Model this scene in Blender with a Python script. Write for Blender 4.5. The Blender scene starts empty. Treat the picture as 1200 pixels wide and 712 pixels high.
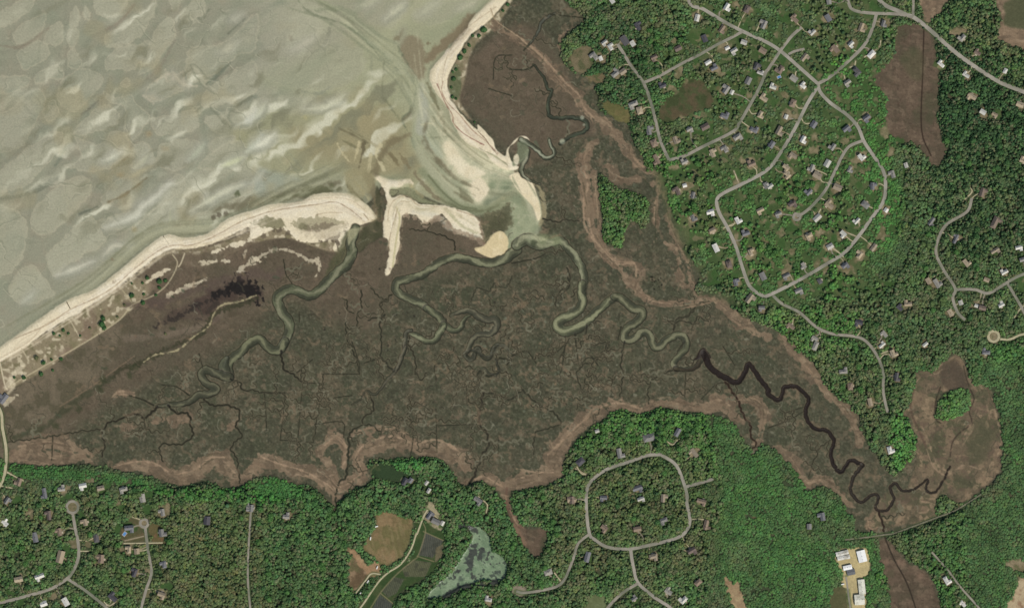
import bpy, bmesh, math, random
import numpy as np
random.seed(7)
RNG = np.random.default_rng(11)
MPP = 2.0                      # metres for one unit of the survey grid
K = np.array([1.22, 1.25, 1.33], np.float32)      # light level on flat ground, albedo = seen colour / K
SC = bpy.context.scene
COL = SC.collection

# ------------------------------------------------------------------ survey coordinates
TILES = {}
for j, row in enumerate('ABC'):
    for i in range(4):
        TILES[f'{row}{i+1}'] = (300*i, 200*j, 3.56)
for i, x0 in enumerate((0, 230, 460, 690, 942)):
    TILES[f'D{i+1}'] = (x0, 540, 4.1395)
TILES.update(E1=(500, 340, 7.12), E2=(350, 340, 7.12), E3=(640, 310, 5.355),
             E4=(200, 330, 5.355), E5=(560, 130, 7.12), F2=(970, 630, 8.69), P=(0, 0, 1))

def P(s):
    out, t = [], TILES['P']
    for tok in s.split():
        if ',' in tok:
            a, b = tok.split(',')
            out.append((t[0]+float(a)/t[2], t[1]+float(b)/t[2]))
        else:
            t = TILES[tok]
    return out

def spline(pts, closed=False, n=4):
    p = np.array(pts, float)
    if len(p) < 3: return p
    if closed:
        q = np.vstack([p[-1], p, p[0], p[1]])
    else:
        q = np.vstack([2*p[0]-p[1], p, 2*p[-1]-p[-2]])
    out = []
    for i in range(1, len(q)-2):
        for k in range(n):
            t = k/n
            a, b, c, d = q[i-1], q[i], q[i+1], q[i+2]
            out.append(.5*((2*b)+(-a+c)*t+(2*a-5*b+4*c-d)*t*t+(-a+3*b-3*c+d)*t**3))
    if not closed: out.append(p[-1])
    return np.array(out)

def world(x, y, z=0): return ((x-600)*MPP, (356-y)*MPP, z)

# ------------------------------------------------------------------ raster of the ground
S = 0.75
X0, Y0 = -66.0, -48.0
W = int(1332/S)+1
H = int(808/S)+1
XS = (X0+np.arange(W)*S).astype(np.float32)
YS = (Y0+np.arange(H)*S).astype(np.float32)
PX, PY = np.meshgrid(XS, YS)

def sst(a, b, x):
    t = np.clip((x-a)/(b-a), 0, 1)
    return t*t*(3-2*t)

def vnoise(u, v, seed):
    r = np.random.default_rng(seed).random((128, 128)).astype(np.float32)*2-1
    iu = np.floor(u).astype(np.int32); iv = np.floor(v).astype(np.int32)
    fu = u-iu; fv = v-iv
    fu = fu*fu*(3-2*fu); fv = fv*fv*(3-2*fv)
    a = r[iv & 127, iu & 127]; b = r[iv & 127, (iu+1) & 127]
    c = r[(iv+1) & 127, iu & 127]; d = r[(iv+1) & 127, (iu+1) & 127]
    return (a*(1-fu)+b*fu)*(1-fv)+(c*(1-fu)+d*fu)*fv

def noise(scale, seed, octs=3, ang=0, stretch=1, x=None, y=None):
    x = PX if x is None else x; y = PY if y is None else y
    c, s = math.cos(math.radians(ang)), math.sin(math.radians(ang))
    u = (x*c+y*s)/(scale*stretch)+37.3*seed % 50; v = (-x*s+y*c)/scale+11.7*seed % 50
    out = 0; amp = 1; tot = 0
    for o in range(octs):
        out = out+amp*vnoise(u*2**o+o*7.1, v*2**o+o*3.7, seed*13+o)
        tot += amp; amp *= .55
    return (out/tot*1.5).astype(np.float32)

N3 = noise(3, 1, 2); N8 = noise(8, 2, 3); N20 = noise(20, 3, 3); N50 = noise(50, 4, 3)
N120 = noise(120, 5, 2); N1 = RNG.standard_normal((H, W)).astype(np.float32)*.5
N5b = noise(5, 8, 2)

def c3(c): return np.array(c, np.float32)/255.

def tex(base, *layers):
    """a colour field: base colour and patches (colour, noise, lo, hi, strength)"""
    out = np.empty((H, W, 3), np.float32); out[:] = c3(base)
    for col, nz, lo, hi, st in layers:
        m = (sst(lo, hi, nz)*st)[..., None]
        out += (c3(col)-out)*m
    return out

C = np.empty((H, W, 3), np.float32)
HT = np.zeros((H, W), np.float32)
CL = np.full((H, W), 2, np.int8)        # 0 flat 1 beach 2 marsh 3 creek 4 upland 5 pond 6 bog 7 field
FM = np.zeros((H, W), np.float32)       # where trees grow
SM = np.zeros((H, W), np.float32)       # where low scrub grows

def win(x0, y0, x1, y1):
    i0 = max(0, int((x0-X0)/S)); i1 = min(W, int((x1-X0)/S)+2)
    j0 = max(0, int((y0-Y0)/S)); j1 = min(H, int((y1-Y0)/S)+2)
    return slice(j0, max(j0, j1)), slice(i0, max(i0, i1))

def ldist(p, hw, R):
    hw = np.interp(np.linspace(0, 1, len(p)), np.linspace(0, 1, len(hw)), hw) if np.ndim(hw) else np.full(len(p), hw)
    m = hw.max()+R
    w = win(p[:, 0].min()-m, p[:, 1].min()-m, p[:, 0].max()+m, p[:, 1].max()+m)
    D = np.full((w[0].stop-w[0].start, w[1].stop-w[1].start), 99., np.float32)
    for k in range(len(p)-1):
        a, b = p[k], p[k+1]
        m = max(hw[k], hw[k+1])+R
        s = win(min(a[0], b[0])-m, min(a[1], b[1])-m, max(a[0], b[0])+m, max(a[1], b[1])+m)
        if s[0].stop <= s[0].start or s[1].stop <= s[1].start: continue
        x = PX[s]-a[0]; y = PY[s]-a[1]; dx, dy = b-a
        L = dx*dx+dy*dy+1e-9
        t = np.clip((x*dx+y*dy)/L, 0, 1)
        d = np.hypot(x-t*dx, y-t*dy)-(hw[k]+(hw[k+1]-hw[k])*t)
        l = (slice(s[0].start-w[0].start, s[0].stop-w[0].start), slice(s[1].start-w[1].start, s[1].stop-w[1].start))
        D[l] = np.minimum(D[l], d)
    return w, D

def pdist(p, R):
    """signed distance (inside negative) kept within R"""
    q = np.vstack([p, p[:1]])
    w = win(q[:, 0].min()-R, q[:, 1].min()-R, q[:, 0].max()+R, q[:, 1].max()+R)
    w2, D2 = ldist(q, 0., R)
    D = np.full((w[0].stop-w[0].start, w[1].stop-w[1].start), float(R), np.float32)
    D[:D2.shape[0], :D2.shape[1]] = np.minimum(D2[:D.shape[0], :D.shape[1]], R)
    ins = np.zeros(D.shape, bool)
    xw = XS[w[1]]
    for r, y in enumerate(YS[w[0]]):
        a = q[:-1]; b = q[1:]
        m = (a[:, 1] > y) != (b[:, 1] > y)
        if not m.any(): continue
        X = np.sort(a[m, 0]+(y-a[m, 1])*(b[m, 0]-a[m, 0])/(b[m, 1]-a[m, 1]))
        ins[r] = (np.searchsorted(X, xw) % 2) == 1
    return w, np.where(ins, -D, D)

def blend(w, a, col):
    a = a[..., None]
    src = col[w] if isinstance(col, np.ndarray) and col.ndim == 3 else c3(col)
    C[w] += (src-C[w])*a

def put(w, D, col=None, soft=1.2, op=1., nz=None, cl=None, ht=None, hs=3., forest=None, scrub=None):
    if nz is not None:
        D = D+nz[0][w]*nz[1]
    a = sst(-soft/2, soft/2, -D)*op
    if col is not None: blend(w, a, col)
    if cl is not None: CL[w][D < 0] = cl
    if ht is not None:
        h = sst(-hs/2, hs/2, -D)
        HT[w] += (ht-HT[w])*h
    if forest is not None: FM[w] += (forest-FM[w])*sst(-.7, .7, -D)
    if scrub is not None: SM[w] += (scrub-SM[w])*sst(-.7, .7, -D)

def stroke(s, hw, col, soft=1.2, smooth=True, R=None, **k):
    p = spline(P(s)) if smooth else np.array(P(s))
    w, D = ldist(p, hw, R or max(4, soft, k.get('hs', 0))+ (abs(k['nz'][1])*1.5 if k.get('nz') else 0))
    put(w, D, col, soft, **k)

def poly(s, col, soft=1.5, R=None, smooth=True, **k):
    p = spline(P(s), True) if smooth else np.array(P(s))
    w, D = pdist(p, R or max(6, soft, k.get('hs', 0))+(abs(k['nz'][1])*1.5 if k.get('nz') else 0))
    put(w, D, col, soft, **k)

def blob(s, r, col, soft=None, op=1., **k):
    for q in P(s):
        w, D = ldist(np.array([q, (q[0]+.1, q[1])]), r, (soft or r)+2+(abs(k['nz'][1])*1.5 if k.get('nz') else 0))
        put(w, D, col, soft or r, op, **k)

# ------------------------------------------------------------------ colour fields of the ground covers
NA = noise(34, 21, 3, -38, 2.1)      # bars run up to the north-east
NB = noise(16, 22, 3, -38, 1.6)
T_flat = tex((160, 158, 136), ((150, 148, 130), N120, -.2, .8, .7), ((170, 168, 146), NA, .05, .7, .8),
             ((138, 142, 122), -NA, .25, .8, .8), ((176, 175, 152), NB, .45, .9, .5), ((146, 148, 126), -NB, .5, .9, .5),
             ((166, 158, 130), N50, .3, .9, .4))
T_sand = tex((224, 211, 180), ((232, 222, 196), N20, 0, .8, .6), ((206, 192, 160), -N8, .2, .9, .5), ((190, 176, 146), N3, .6, 1.1, .35))
N2m = noise(2.2, 71, 2); N12 = noise(12, 72, 3)
N12b = noise(14, 75, 4); N7c = noise(7, 76, 3); N25c = noise(28, 77, 4)
T_marsh = tex((81, 80, 62), ((96, 88, 70), N50, .05, .5, .45), ((70, 74, 56), -N20, -.05, .25, .6), ((79, 77, 61), N25c, .12, .2, .5), ((72, 74, 58), N12b, .22, .34, .5), ((104, 93, 75), -N12b, .34, .46, .55),
              ((118, 104, 84), N7c, .5, .62, .6), ((66, 66, 52), -N7c, .48, .6, .5), ((62, 62, 48), N3, .35, .9, .35), ((104, 101, 82), -N3, .45, .9, .45), ((108, 104, 86), N2m, .3, .9, .4), ((60, 58, 46), -N2m, .4, .9, .45), ((128, 126, 106), -N5b, .95, 1.2, .6))
T_brown = tex((99, 88, 72), ((108, 94, 78), N25c, .05, .4, .6), ((84, 76, 61), -N12b, .15, .35, .5), ((118, 103, 87), N8, .4, 1., .4), ((84, 80, 64), -N50, .1, .7, .5), ((82, 70, 58), N3, .3, 1., .4), ((112, 98, 82), -N2m, .3, 1., .35), ((74, 66, 52), N12, .5, 1., .5))
NRd = noise(4, 73, 3, 10, 2.5)
T_reed = tex((124, 106, 86), ((140, 120, 97), N12b, .05, .3, .6), ((102, 89, 72), -N12b, .15, .4, .7), ((152, 132, 107), N7c, .35, .5, .6), ((154, 134, 110), NRd, .3, .9, .6), ((96, 84, 69), -NRd, .2, .9, .6), ((110, 96, 80), N2m, .3, 1., .4))
T_floor = tex((66, 74, 52), ((92, 86, 66), N8, .1, .8, .7), ((58, 68, 46), -N20, 0, .7, .6), ((112, 96, 74), N5b, .7, 1.2, .6))
T_lawn = tex((68, 90, 50), ((88, 96, 62), N8, .1, .9, .6), ((50, 72, 38), -N8, .1, .8, .6), ((134, 118, 92), N5b, .55, 1., .7))
T_bog = tex((98, 84, 69), ((84, 76, 61), N12b, .1, .3, .6), ((118, 102, 84), N7c, .4, .6, .6), ((116, 100, 82), NRd, .3, .7, .5), ((80, 70, 56), -NRd, .3, .7, .5), ((76, 76, 56), -N20, .3, .9, .6), ((72, 60, 50), N3, .4, 1.1, .5))
T_dune = tex((142, 130, 104), ((118, 112, 82), N8, .0, .8, .7), ((202, 190, 160), N5b, .2, .7, .85), ((104, 98, 72), -N5b, .5, 1., .6), ((126, 108, 90), -N20, .1, .8, .7))
T_tan = tex((128, 116, 90), ((150, 136, 108), N7c, .1, .4, .6), ((104, 98, 70), -N7c, .1, .35, .7), ((88, 94, 60), N5b, .4, .8, .6), ((160, 148, 122), N3, .6, 1.1, .5))
T_scrub = tex((54, 78, 42), ((44, 90, 40), N20, .1, .8, .6), ((78, 76, 54), -N20, .1, .8, .6))
NAg = noise(5, 209, 4)
T_algae = tex((124, 143, 112), ((104, 124, 96), NAg, .1, .4, .7), ((142, 158, 128), N8, .2, .6, .6), ((70, 78, 68), -NAg, .32, .5, .85))

# ------------------------------------------------------------------ painting: marsh everywhere first
C[:] = T_marsh
HT[:] = 1.4
poly('P -90,540 0,385 180,290 330,250 440,260 470,235 560,270 600,300 560,310 470,345 430,390 350,350 330,345 300,380 240,420 170,450 60,520 0,560', T_brown, 30, R=30, op=.85)
poly('P -90,560 0,440 70,400 150,380 110,450 30,520 0,560', tex((106, 97, 79), ((122, 110, 90), N12b, .05, .3, .6), ((84, 80, 61), -N12b, .1, .3, .7)), 24, R=26, op=.8)
poly('P 560,60 600,30 640,40 680,120 700,160 640,190 600,180 560,140 520,100', T_brown, 16, R=18, op=.9)
poly('P 640,180 690,160 720,190 690,260 650,250', T_marsh, 10, R=12, op=.9)

# tidal flats
poly('P -120,-120 640,-120 590,-5 P 575,8 A2 900,80 800,210 735,285 735,340 800,450 870,590 1000,650 1068,712 B3 60,40 110,110 125,200 100,250 60,290 10,330 '
     'B2 1068,200 1000,170 930,180 860,160 780,140 690,100 560,40 480,120 430,150 330,110 200,140 60,150 0,165 '
     'B1 950,210 870,265 770,285 680,280 540,390 400,495 270,550 120,660 0,740 P -120,500',
     T_flat, 3, cl=0, ht=.2, hs=8)
C[..., 2] *= np.where(CL == 0, 1-.05*sst(300, 480, PX), 1)
# greener water-filmed zone along the beach and up the inlet
stroke('P -60,440 0,395 100,335 180,275 260,262 330,230 400,200', [10, 9, 9, 10], (142, 144, 116), 26, R=30, op=.65)
poly('P 300,90 430,40 520,0 600,-60 640,-60 520,60 500,110 480,130 400,120', (158, 160, 128), 30, R=30, op=.55)
poly('P 270,165 300,130 380,125 450,118 500,150 560,200 600,230 590,250 540,245 480,215 420,200 330,215', (152, 150, 116), 24, R=24, op=.7)
poly('A2 520,420 400,480 340,520 160,540 180,640 330,690 500,712 690,712 640,600 600,510', tex((149, 140, 108), ((138, 130, 100), N8, 0, .9, .5), ((158, 150, 118), -NB, .1, .8, .6)), 26, R=26, op=.75, nz=(N20, 7))
poly('A2 640,150 700,190 700,330 660,320 600,210', (132, 121, 97), 5, op=.85, nz=(N5b, 1.5))
stroke('A2 900,70 860,120 800,170 715,250', [5, 7, 6, 4], (124, 110, 86), 6, op=.85, nz=(N5b, 2))
stroke('B1 620,30 560,80 500,110 440,135', [3, 3, 2], (118, 104, 80), 5, op=.7, nz=(N5b, 1.5))
stroke('B1 900,160 960,150 1068,130 B2 40,110 150,100 240,90 330,60', [3, 7, 8, 7], (108, 102, 80), 7, op=.8, nz=(N5b, 3))
stroke('B2 80,120 200,90 330,70', [4, 6, 5], (88, 92, 62), 6, op=.55, nz=(N5b, 3))
poly('B2 0,0 60,0 200,40 90,90 0,120', (152, 158, 142), 8, R=9, op=.7)
# channels across the flats
def p_w(s): return P(s)[0][0] < 285
for s, h, col, op in [
    ('A1 -80,240 60,200 130,190 200,130 200,90', 5, (140, 131, 113), .8),
    ('A1 275,-60 265,90 275,180 265,300 250,350 200,350 120,370 50,410 0,500', 4, (134, 134, 116), .85),
    ('A1 200,350 220,400 200,470 160,530', 3, (136, 137, 118), .7),
    ('A1 570,-40 540,50 490,100 430,120 380,150 340,200 380,270', 6, (138, 134, 116), .8),
    ('A1 740,100 740,180 700,240 660,300 620,330 560,350 480,310 440,340 450,370', 5, (136, 135, 117), .85),
    ('A1 430,390 380,440 330,480 290,510 200,520 150,540 100,600 60,640 0,680', 6, (122, 125, 110), .85),
    ('A1 290,510 285,600 240,670 200,712 B1 230,20 150,80 60,110 0,110 -60,90', 7, (120, 126, 108), .9),
    ('A1 990,260 960,290 890,330 850,370 750,400 700,440 650,465 600,440 570,400 560,360', 4, (126, 130, 110), .8),
    ('A1 960,285 890,335', 3, (96, 104, 88), .8),
    ('A1 1000,90 950,140 900,170', 2.5, (104, 110, 92), .8),
    ('A1 880,10 860,70', 3, (122, 124, 106), .7),
    ('A1 1068,400 1040,410 990,440 950,460 880,460 830,460 820,390', 4, (126, 130, 112), .75),
    ('A1 840,470 850,560 860,640 800,712', 4, (132, 138, 116), .8),
    ('A1 1000,560 1010,620 1060,670', 2, (116, 118, 94), .7),
    ('A1 540,655 500,690 440,712', 3, (118, 108, 84), .8),
    ('A1 650,470 620,520 600,560 610,600', 2, (140, 128, 98), .7),
    ('A1 360,570 410,590 470,550', 3, (132, 130, 108), .7),
    ('B1 120,110 115,200 125,280 100,360 60,430 20,480', 6, (136, 139, 120), .8),
    ('B1 320,180 370,150 410,150', 5, (116, 120, 102), .85),
    ('B1 400,60 385,100 370,150', 3, (140, 130, 98), .7),
    ('B1 375,170 400,220 440,265 500,268 560,240', 1.3, (118, 126, 106), .9),
    ('B1 560,240 640,170 700,100', 3, (128, 130, 108), .7),
    ('B1 120,250 160,275 210,265 280,210', 2, (132, 134, 114), .8),
    ('B1 190,340 195,400 210,470 260,500', 2, (128, 132, 110), .8),
    ('B1 230,360 300,330 350,300', 2.5, (138, 140, 120), .7),
    ('B1 140,530 190,540', 6, (124, 128, 112), .7),
    ('B1 330,0 400,30 470,0', 2.5, (124, 124, 96), .8),
    ('B1 840,0 870,30 920,20', 2, (126, 124, 100), .8),
    ('A2 -40,60 10,50 20,120 0,170', 2, (138, 142, 118), .6),
    ('A2 240,220 290,180 310,100', 3, (132, 132, 112), .7),
    ('A2 140,150 150,170', 5, (136, 130, 110), .6),
    ('A2 190,380 260,390 310,360', 3, (138, 140, 120), .7),
    ('A2 150,-30 220,50 320,85 380,110 460,170 520,240 590,290', 1.6, (112, 118, 94), .85),
    ('A2 250,45 340,35 400,60 440,100 520,150 600,190', 6, (138, 142, 116), .75),
    ('A2 380,110 430,140 500,200 570,260', 5, (130, 136, 110), .7),
    ('A2 480,210 480,300 ', 1.6, (134, 136, 112), .7),
    ('A2 535,250 525,380 540,420 600,500 640,560 680,640', 1.5, (112, 114, 88), .8),
    ('A2 590,190 640,280 672,330 660,420 640,470 610,500 650,580 700,712', 2.4, (98, 106, 84), .85),
    ('A2 610,500 650,470 650,440', 4, (112, 106, 84), .7),
    ('A2 700,350 740,450 780,545', 2.2, (108, 106, 80), .75),
    ('A2 0,540 60,580 120,620 200,712', 1.5, (140, 142, 118), .7),
]:
    sp = spline(P(s))
    w, D = ldist(sp, [h*.35, h*.6, h*.5, h*.2], 12)
    D = D+N8[w]*1.6+N3[w]*.5
    if p_w(s): op *= .45
    put(w, D, col, 3.4, op*.85)
    HT[w] -= sst(-3, 3, -D)*.35
# the bars themselves: rounded tables with a thin pale rim, gentle swell inside
poly('P -80,-60 230,-60 300,20 290,90 250,160 180,230 100,330 -80,400', tex((143, 142, 122), ((136, 140, 119), N20, 0, .8, .7), ((149, 141, 121), -N20, .1, .8, .6)), 40, R=42, op=.8)
BARS = '''A1 60,140 100,100 150,60 190,40 200,90 170,130 140,165 70,185|A1 -30,70 60,20 120,-10 140,30 90,70 30,110 -30,120|A1 180,180 200,120 240,85 265,110 262,170 240,190 205,190
A1 75,220 120,185 180,175 205,200 205,240 160,270 110,290 80,260|A1 290,60 310,25 330,40 330,100 300,115 285,100|A1 285,125 335,125 335,160 310,200 285,190|A1 280,230 310,205 345,255 320,290 285,280
A1 145,320 180,285 230,265 262,290 255,325 190,330 150,350|A1 -40,330 60,320 120,325 100,370 40,385 -40,380|A1 240,380 280,320 350,280 420,310 430,350 380,410 320,470 270,465 240,420
A1 180,480 200,440 240,445 245,480 200,515|A1 -60,520 60,440 80,400 150,375 190,400 185,440 155,490 130,560 70,620 -60,660|A1 300,540 340,500 420,440 470,440 505,480 470,530 380,560 310,570
A1 400,-30 390,40 430,80 500,60 545,-30|A1 435,190 440,150 530,90 600,40 650,-10 655,50 610,110 600,160 500,190 450,205|A1 430,250 470,215 560,180 630,160 640,200 600,240 560,290 470,300 440,300
A1 625,170 650,120 700,70 725,100 725,160 680,240 640,290 580,310 590,250|A1 700,-20 760,-20 740,40 715,35|A1 745,80 780,20 850,-20 855,50 800,90|A1 770,260 800,190 900,190 960,160 1068,60 1068,200 1000,230 960,260 880,320 800,350 770,320
A1 500,340 530,325 550,350 520,370 495,360|A1 600,390 640,340 700,300 760,320 800,360 720,400 660,430 620,430|A1 430,380 480,400 550,390 570,430 620,470 600,540 550,590 520,560 515,450 460,430
A1 840,400 880,350 960,310 1068,250 1068,380 950,430 860,460 835,440|A1 630,500 700,480 800,450 830,480 830,530 740,560 660,570|A1 0,715 60,665 140,600 200,560 260,545 270,600 230,650 190,705 B1 100,70 40,90 -20,80
A1 300,560 400,600 480,545 540,600 480,690 400,712 320,712 260,690 340,650|A1 545,650 570,600 620,600 650,650 650,712 560,712|A1 860,480 940,480 960,520 920,560 860,530|A1 870,590 980,560 970,610 900,640 870,620
A1 820,690 900,620 1000,580 1040,640 970,712 860,712|A1 660,600 760,580 840,600 820,680 740,712 660,690|B1 140,165 190,110 270,50 330,20 380,50 370,95 325,150 270,210 210,262 160,262 125,220
B1 -60,150 50,160 110,220 105,330 60,410 20,440 -60,440|B1 200,345 250,290 320,220 380,190 430,265 430,305 300,380 230,440 200,400|B1 40,460 110,400 160,420 205,480 230,520 180,540 100,560 40,530
B1 400,215 470,185 560,160 620,120 690,50 750,10 770,60 690,130 610,195 550,235 450,250|B1 430,140 500,110 560,70 620,15 540,10 440,80|B1 770,190 850,110 950,60 1050,30 1050,80 930,140 850,185|A1 350,10 345,60 375,90 372,40
A2 20,50 120,20 160,90 150,160 60,200 10,160|A2 170,20 240,60 290,100 230,170 170,150|A2 -20,250 100,190 240,200 320,130 430,190 470,280 380,360 200,380 60,340|A2 480,-30 640,-30 620,60 540,120 440,60|A2 650,50 760,-20 900,-20 820,80 700,110|A2 -20,420 120,400 330,400 380,420 260,480 60,470|A2 -30,560 60,540 110,570 60,640 -20,660'''
for s in BARS.replace('\n', '|').split('|'):
    p = spline(P(s), True); w, D = pdist(p, 16); D = D+N12[w]*1.5+N5b[w]*1.0+N3[w]*.3
    fade = .3 if p[:, 0].mean() > 290 else 1.
    D += noise(9, 88, 2)[w]*1.2 if False else N20[w]*2.0
    put(w, D+.2, (181, 175, 151), 1.7, .55*fade)
    put(w, D+1.7, T_flat, 3.0, .75*fade)
    put(w, D+5.5, (163, 161, 139), 9, .5*fade)
    HT[w] += sst(-6, 6, -D)*.5
# deep runnels and pale seams
for s, h, col, op in [('A1 410,420 370,455 340,475', 2.6, (112, 112, 98), .8), ('A1 960,262 900,320 860,350', 3.2, (98, 106, 90), .7), ('A1 1020,80 950,140', 2, (104, 108, 90), .7), ('A1 1050,400 990,440', 2.4, (106, 108, 90), .7), ('A1 560,20 500,90 440,125', 3, (134, 124, 106), .6), ('A1 730,170 660,290 610,330', 4, (132, 127, 110), .7),
                      ('A1 270,620 230,690', 5, (118, 124, 106), .7), ('A1 530,655 490,690', 2.4, (96, 88, 62), .7), ('B1 610,30 520,100 450,130', 2, (104, 92, 68), .7), ('A1 0,190 90,195 200,120', 3, (132, 124, 106), .7), ('B1 260,10 210,50 100,100 0,115', 4.5, (122, 124, 106), .8), ('B1 330,180 410,150', 3.2, (104, 108, 92), .8), ('A1 870,40 850,80', 2, (106, 110, 90), .7),
                      ('B1 680,115 560,220 480,262', 2.4, (122, 124, 102), .7), ('B1 1000,100 900,150 850,190', 2.6, (124, 124, 102), .6)]:
    p = spline(P(s)) if len(P(s)) > 2 else np.array(P(s)); w, D = ldist(p, [h*.3, h*.7, h*.3], 10); put(w, D+N5b[w]*.9, col, 3.2, op)
for s in ('A1 690,290 700,340 760,300 770,350 820,360', 'A1 600,400 640,430', 'A1 650,340 700,310 740,330'):
    stroke(s, 1.1, (188, 178, 154), 3, op=.7, nz=(N3, 1))
# cell-like creases of the bars
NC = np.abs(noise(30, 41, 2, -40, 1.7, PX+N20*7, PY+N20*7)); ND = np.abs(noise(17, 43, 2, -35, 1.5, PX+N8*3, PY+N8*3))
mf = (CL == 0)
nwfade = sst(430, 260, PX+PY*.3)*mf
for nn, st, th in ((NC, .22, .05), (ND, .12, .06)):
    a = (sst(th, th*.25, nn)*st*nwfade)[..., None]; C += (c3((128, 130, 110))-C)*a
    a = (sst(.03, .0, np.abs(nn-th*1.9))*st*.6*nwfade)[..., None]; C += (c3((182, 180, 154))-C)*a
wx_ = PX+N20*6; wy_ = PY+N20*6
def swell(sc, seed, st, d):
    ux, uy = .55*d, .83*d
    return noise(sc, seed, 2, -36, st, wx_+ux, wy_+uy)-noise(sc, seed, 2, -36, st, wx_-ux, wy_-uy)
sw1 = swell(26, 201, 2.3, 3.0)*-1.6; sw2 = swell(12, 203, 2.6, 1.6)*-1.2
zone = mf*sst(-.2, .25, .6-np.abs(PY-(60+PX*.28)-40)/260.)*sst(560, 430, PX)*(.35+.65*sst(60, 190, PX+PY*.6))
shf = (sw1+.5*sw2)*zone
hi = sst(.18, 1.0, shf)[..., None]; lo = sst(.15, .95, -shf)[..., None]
C += (c3((216, 213, 190))-C)*hi*.8; C += (c3((122, 121, 98))-C)*lo*.72  # relief light and shade painted into the sand: bright crest sides, dark lees
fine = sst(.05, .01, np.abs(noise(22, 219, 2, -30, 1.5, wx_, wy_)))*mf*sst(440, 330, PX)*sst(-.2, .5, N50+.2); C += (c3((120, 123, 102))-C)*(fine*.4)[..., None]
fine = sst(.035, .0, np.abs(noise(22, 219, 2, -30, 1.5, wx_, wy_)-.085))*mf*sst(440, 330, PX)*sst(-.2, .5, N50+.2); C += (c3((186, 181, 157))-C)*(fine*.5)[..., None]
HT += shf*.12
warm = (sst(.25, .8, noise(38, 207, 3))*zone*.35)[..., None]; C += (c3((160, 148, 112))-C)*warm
# dry bright crests, the stronger ones with shade painted on the lee side
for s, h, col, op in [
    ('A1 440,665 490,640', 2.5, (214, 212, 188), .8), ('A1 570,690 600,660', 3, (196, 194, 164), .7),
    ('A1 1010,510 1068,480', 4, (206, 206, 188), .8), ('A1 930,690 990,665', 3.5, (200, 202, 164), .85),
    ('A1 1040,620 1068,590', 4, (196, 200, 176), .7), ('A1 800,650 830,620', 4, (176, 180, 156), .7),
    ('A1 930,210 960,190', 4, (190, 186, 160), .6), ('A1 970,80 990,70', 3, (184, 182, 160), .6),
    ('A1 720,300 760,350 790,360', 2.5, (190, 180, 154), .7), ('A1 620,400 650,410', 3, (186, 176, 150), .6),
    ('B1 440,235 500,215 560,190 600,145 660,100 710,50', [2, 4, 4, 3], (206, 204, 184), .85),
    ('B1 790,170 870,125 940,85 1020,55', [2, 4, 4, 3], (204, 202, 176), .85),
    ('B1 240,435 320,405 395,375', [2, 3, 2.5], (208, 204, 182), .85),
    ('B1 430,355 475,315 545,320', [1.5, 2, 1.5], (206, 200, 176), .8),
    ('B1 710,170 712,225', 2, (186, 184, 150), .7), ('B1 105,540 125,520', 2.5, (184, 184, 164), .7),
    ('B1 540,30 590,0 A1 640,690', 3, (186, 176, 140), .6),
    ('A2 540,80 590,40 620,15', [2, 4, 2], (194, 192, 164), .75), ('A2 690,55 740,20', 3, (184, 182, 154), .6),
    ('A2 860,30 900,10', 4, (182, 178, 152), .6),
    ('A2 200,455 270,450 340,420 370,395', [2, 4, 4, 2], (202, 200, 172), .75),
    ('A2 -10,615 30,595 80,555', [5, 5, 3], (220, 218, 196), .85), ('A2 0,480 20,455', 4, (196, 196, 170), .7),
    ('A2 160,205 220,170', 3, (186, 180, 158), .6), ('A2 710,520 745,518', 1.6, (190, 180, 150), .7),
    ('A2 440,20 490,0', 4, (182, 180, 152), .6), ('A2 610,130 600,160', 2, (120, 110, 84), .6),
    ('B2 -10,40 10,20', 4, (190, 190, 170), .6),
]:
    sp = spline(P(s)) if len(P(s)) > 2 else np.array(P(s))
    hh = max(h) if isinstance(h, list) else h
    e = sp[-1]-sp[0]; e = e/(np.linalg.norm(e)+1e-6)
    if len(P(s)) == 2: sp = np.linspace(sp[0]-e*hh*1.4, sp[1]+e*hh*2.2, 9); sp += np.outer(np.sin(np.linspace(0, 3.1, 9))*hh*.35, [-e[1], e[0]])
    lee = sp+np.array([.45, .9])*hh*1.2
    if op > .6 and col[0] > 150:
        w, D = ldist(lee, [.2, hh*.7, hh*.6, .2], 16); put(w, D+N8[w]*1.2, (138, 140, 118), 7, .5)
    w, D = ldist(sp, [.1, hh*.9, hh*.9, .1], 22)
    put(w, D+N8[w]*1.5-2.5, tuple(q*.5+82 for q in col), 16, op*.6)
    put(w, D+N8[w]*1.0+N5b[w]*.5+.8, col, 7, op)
blob('A1 622,560', 3, (158, 138, 102), 9, .5, nz=(N8, 3)); blob('B1 500,15', 3, (156, 138, 102), 9, .5, nz=(N8, 3)); blob('A1 690,620', 3, (156, 142, 110), 8, .45, nz=(N8, 3))
blob('A2 205,490', 2, (184, 172, 122), 6, .4); blob('B1 560,245', 3, (160, 144, 104), 5, .5)
blob('A2 585,160', 3, (122, 112, 86), 4, .6, nz=(N3, 1)); blob('A2 720,180', 2, (112, 100, 76), 3, .7, nz=(N3, 1))
blob('B1 990,95', 3, (78, 84, 56), 3, .7, nz=(N3, 1.2)); blob('B1 915,185 940,180 890,195', 2.5, (84, 76, 60), 3, .7, nz=(N3, 1.2))

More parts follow.
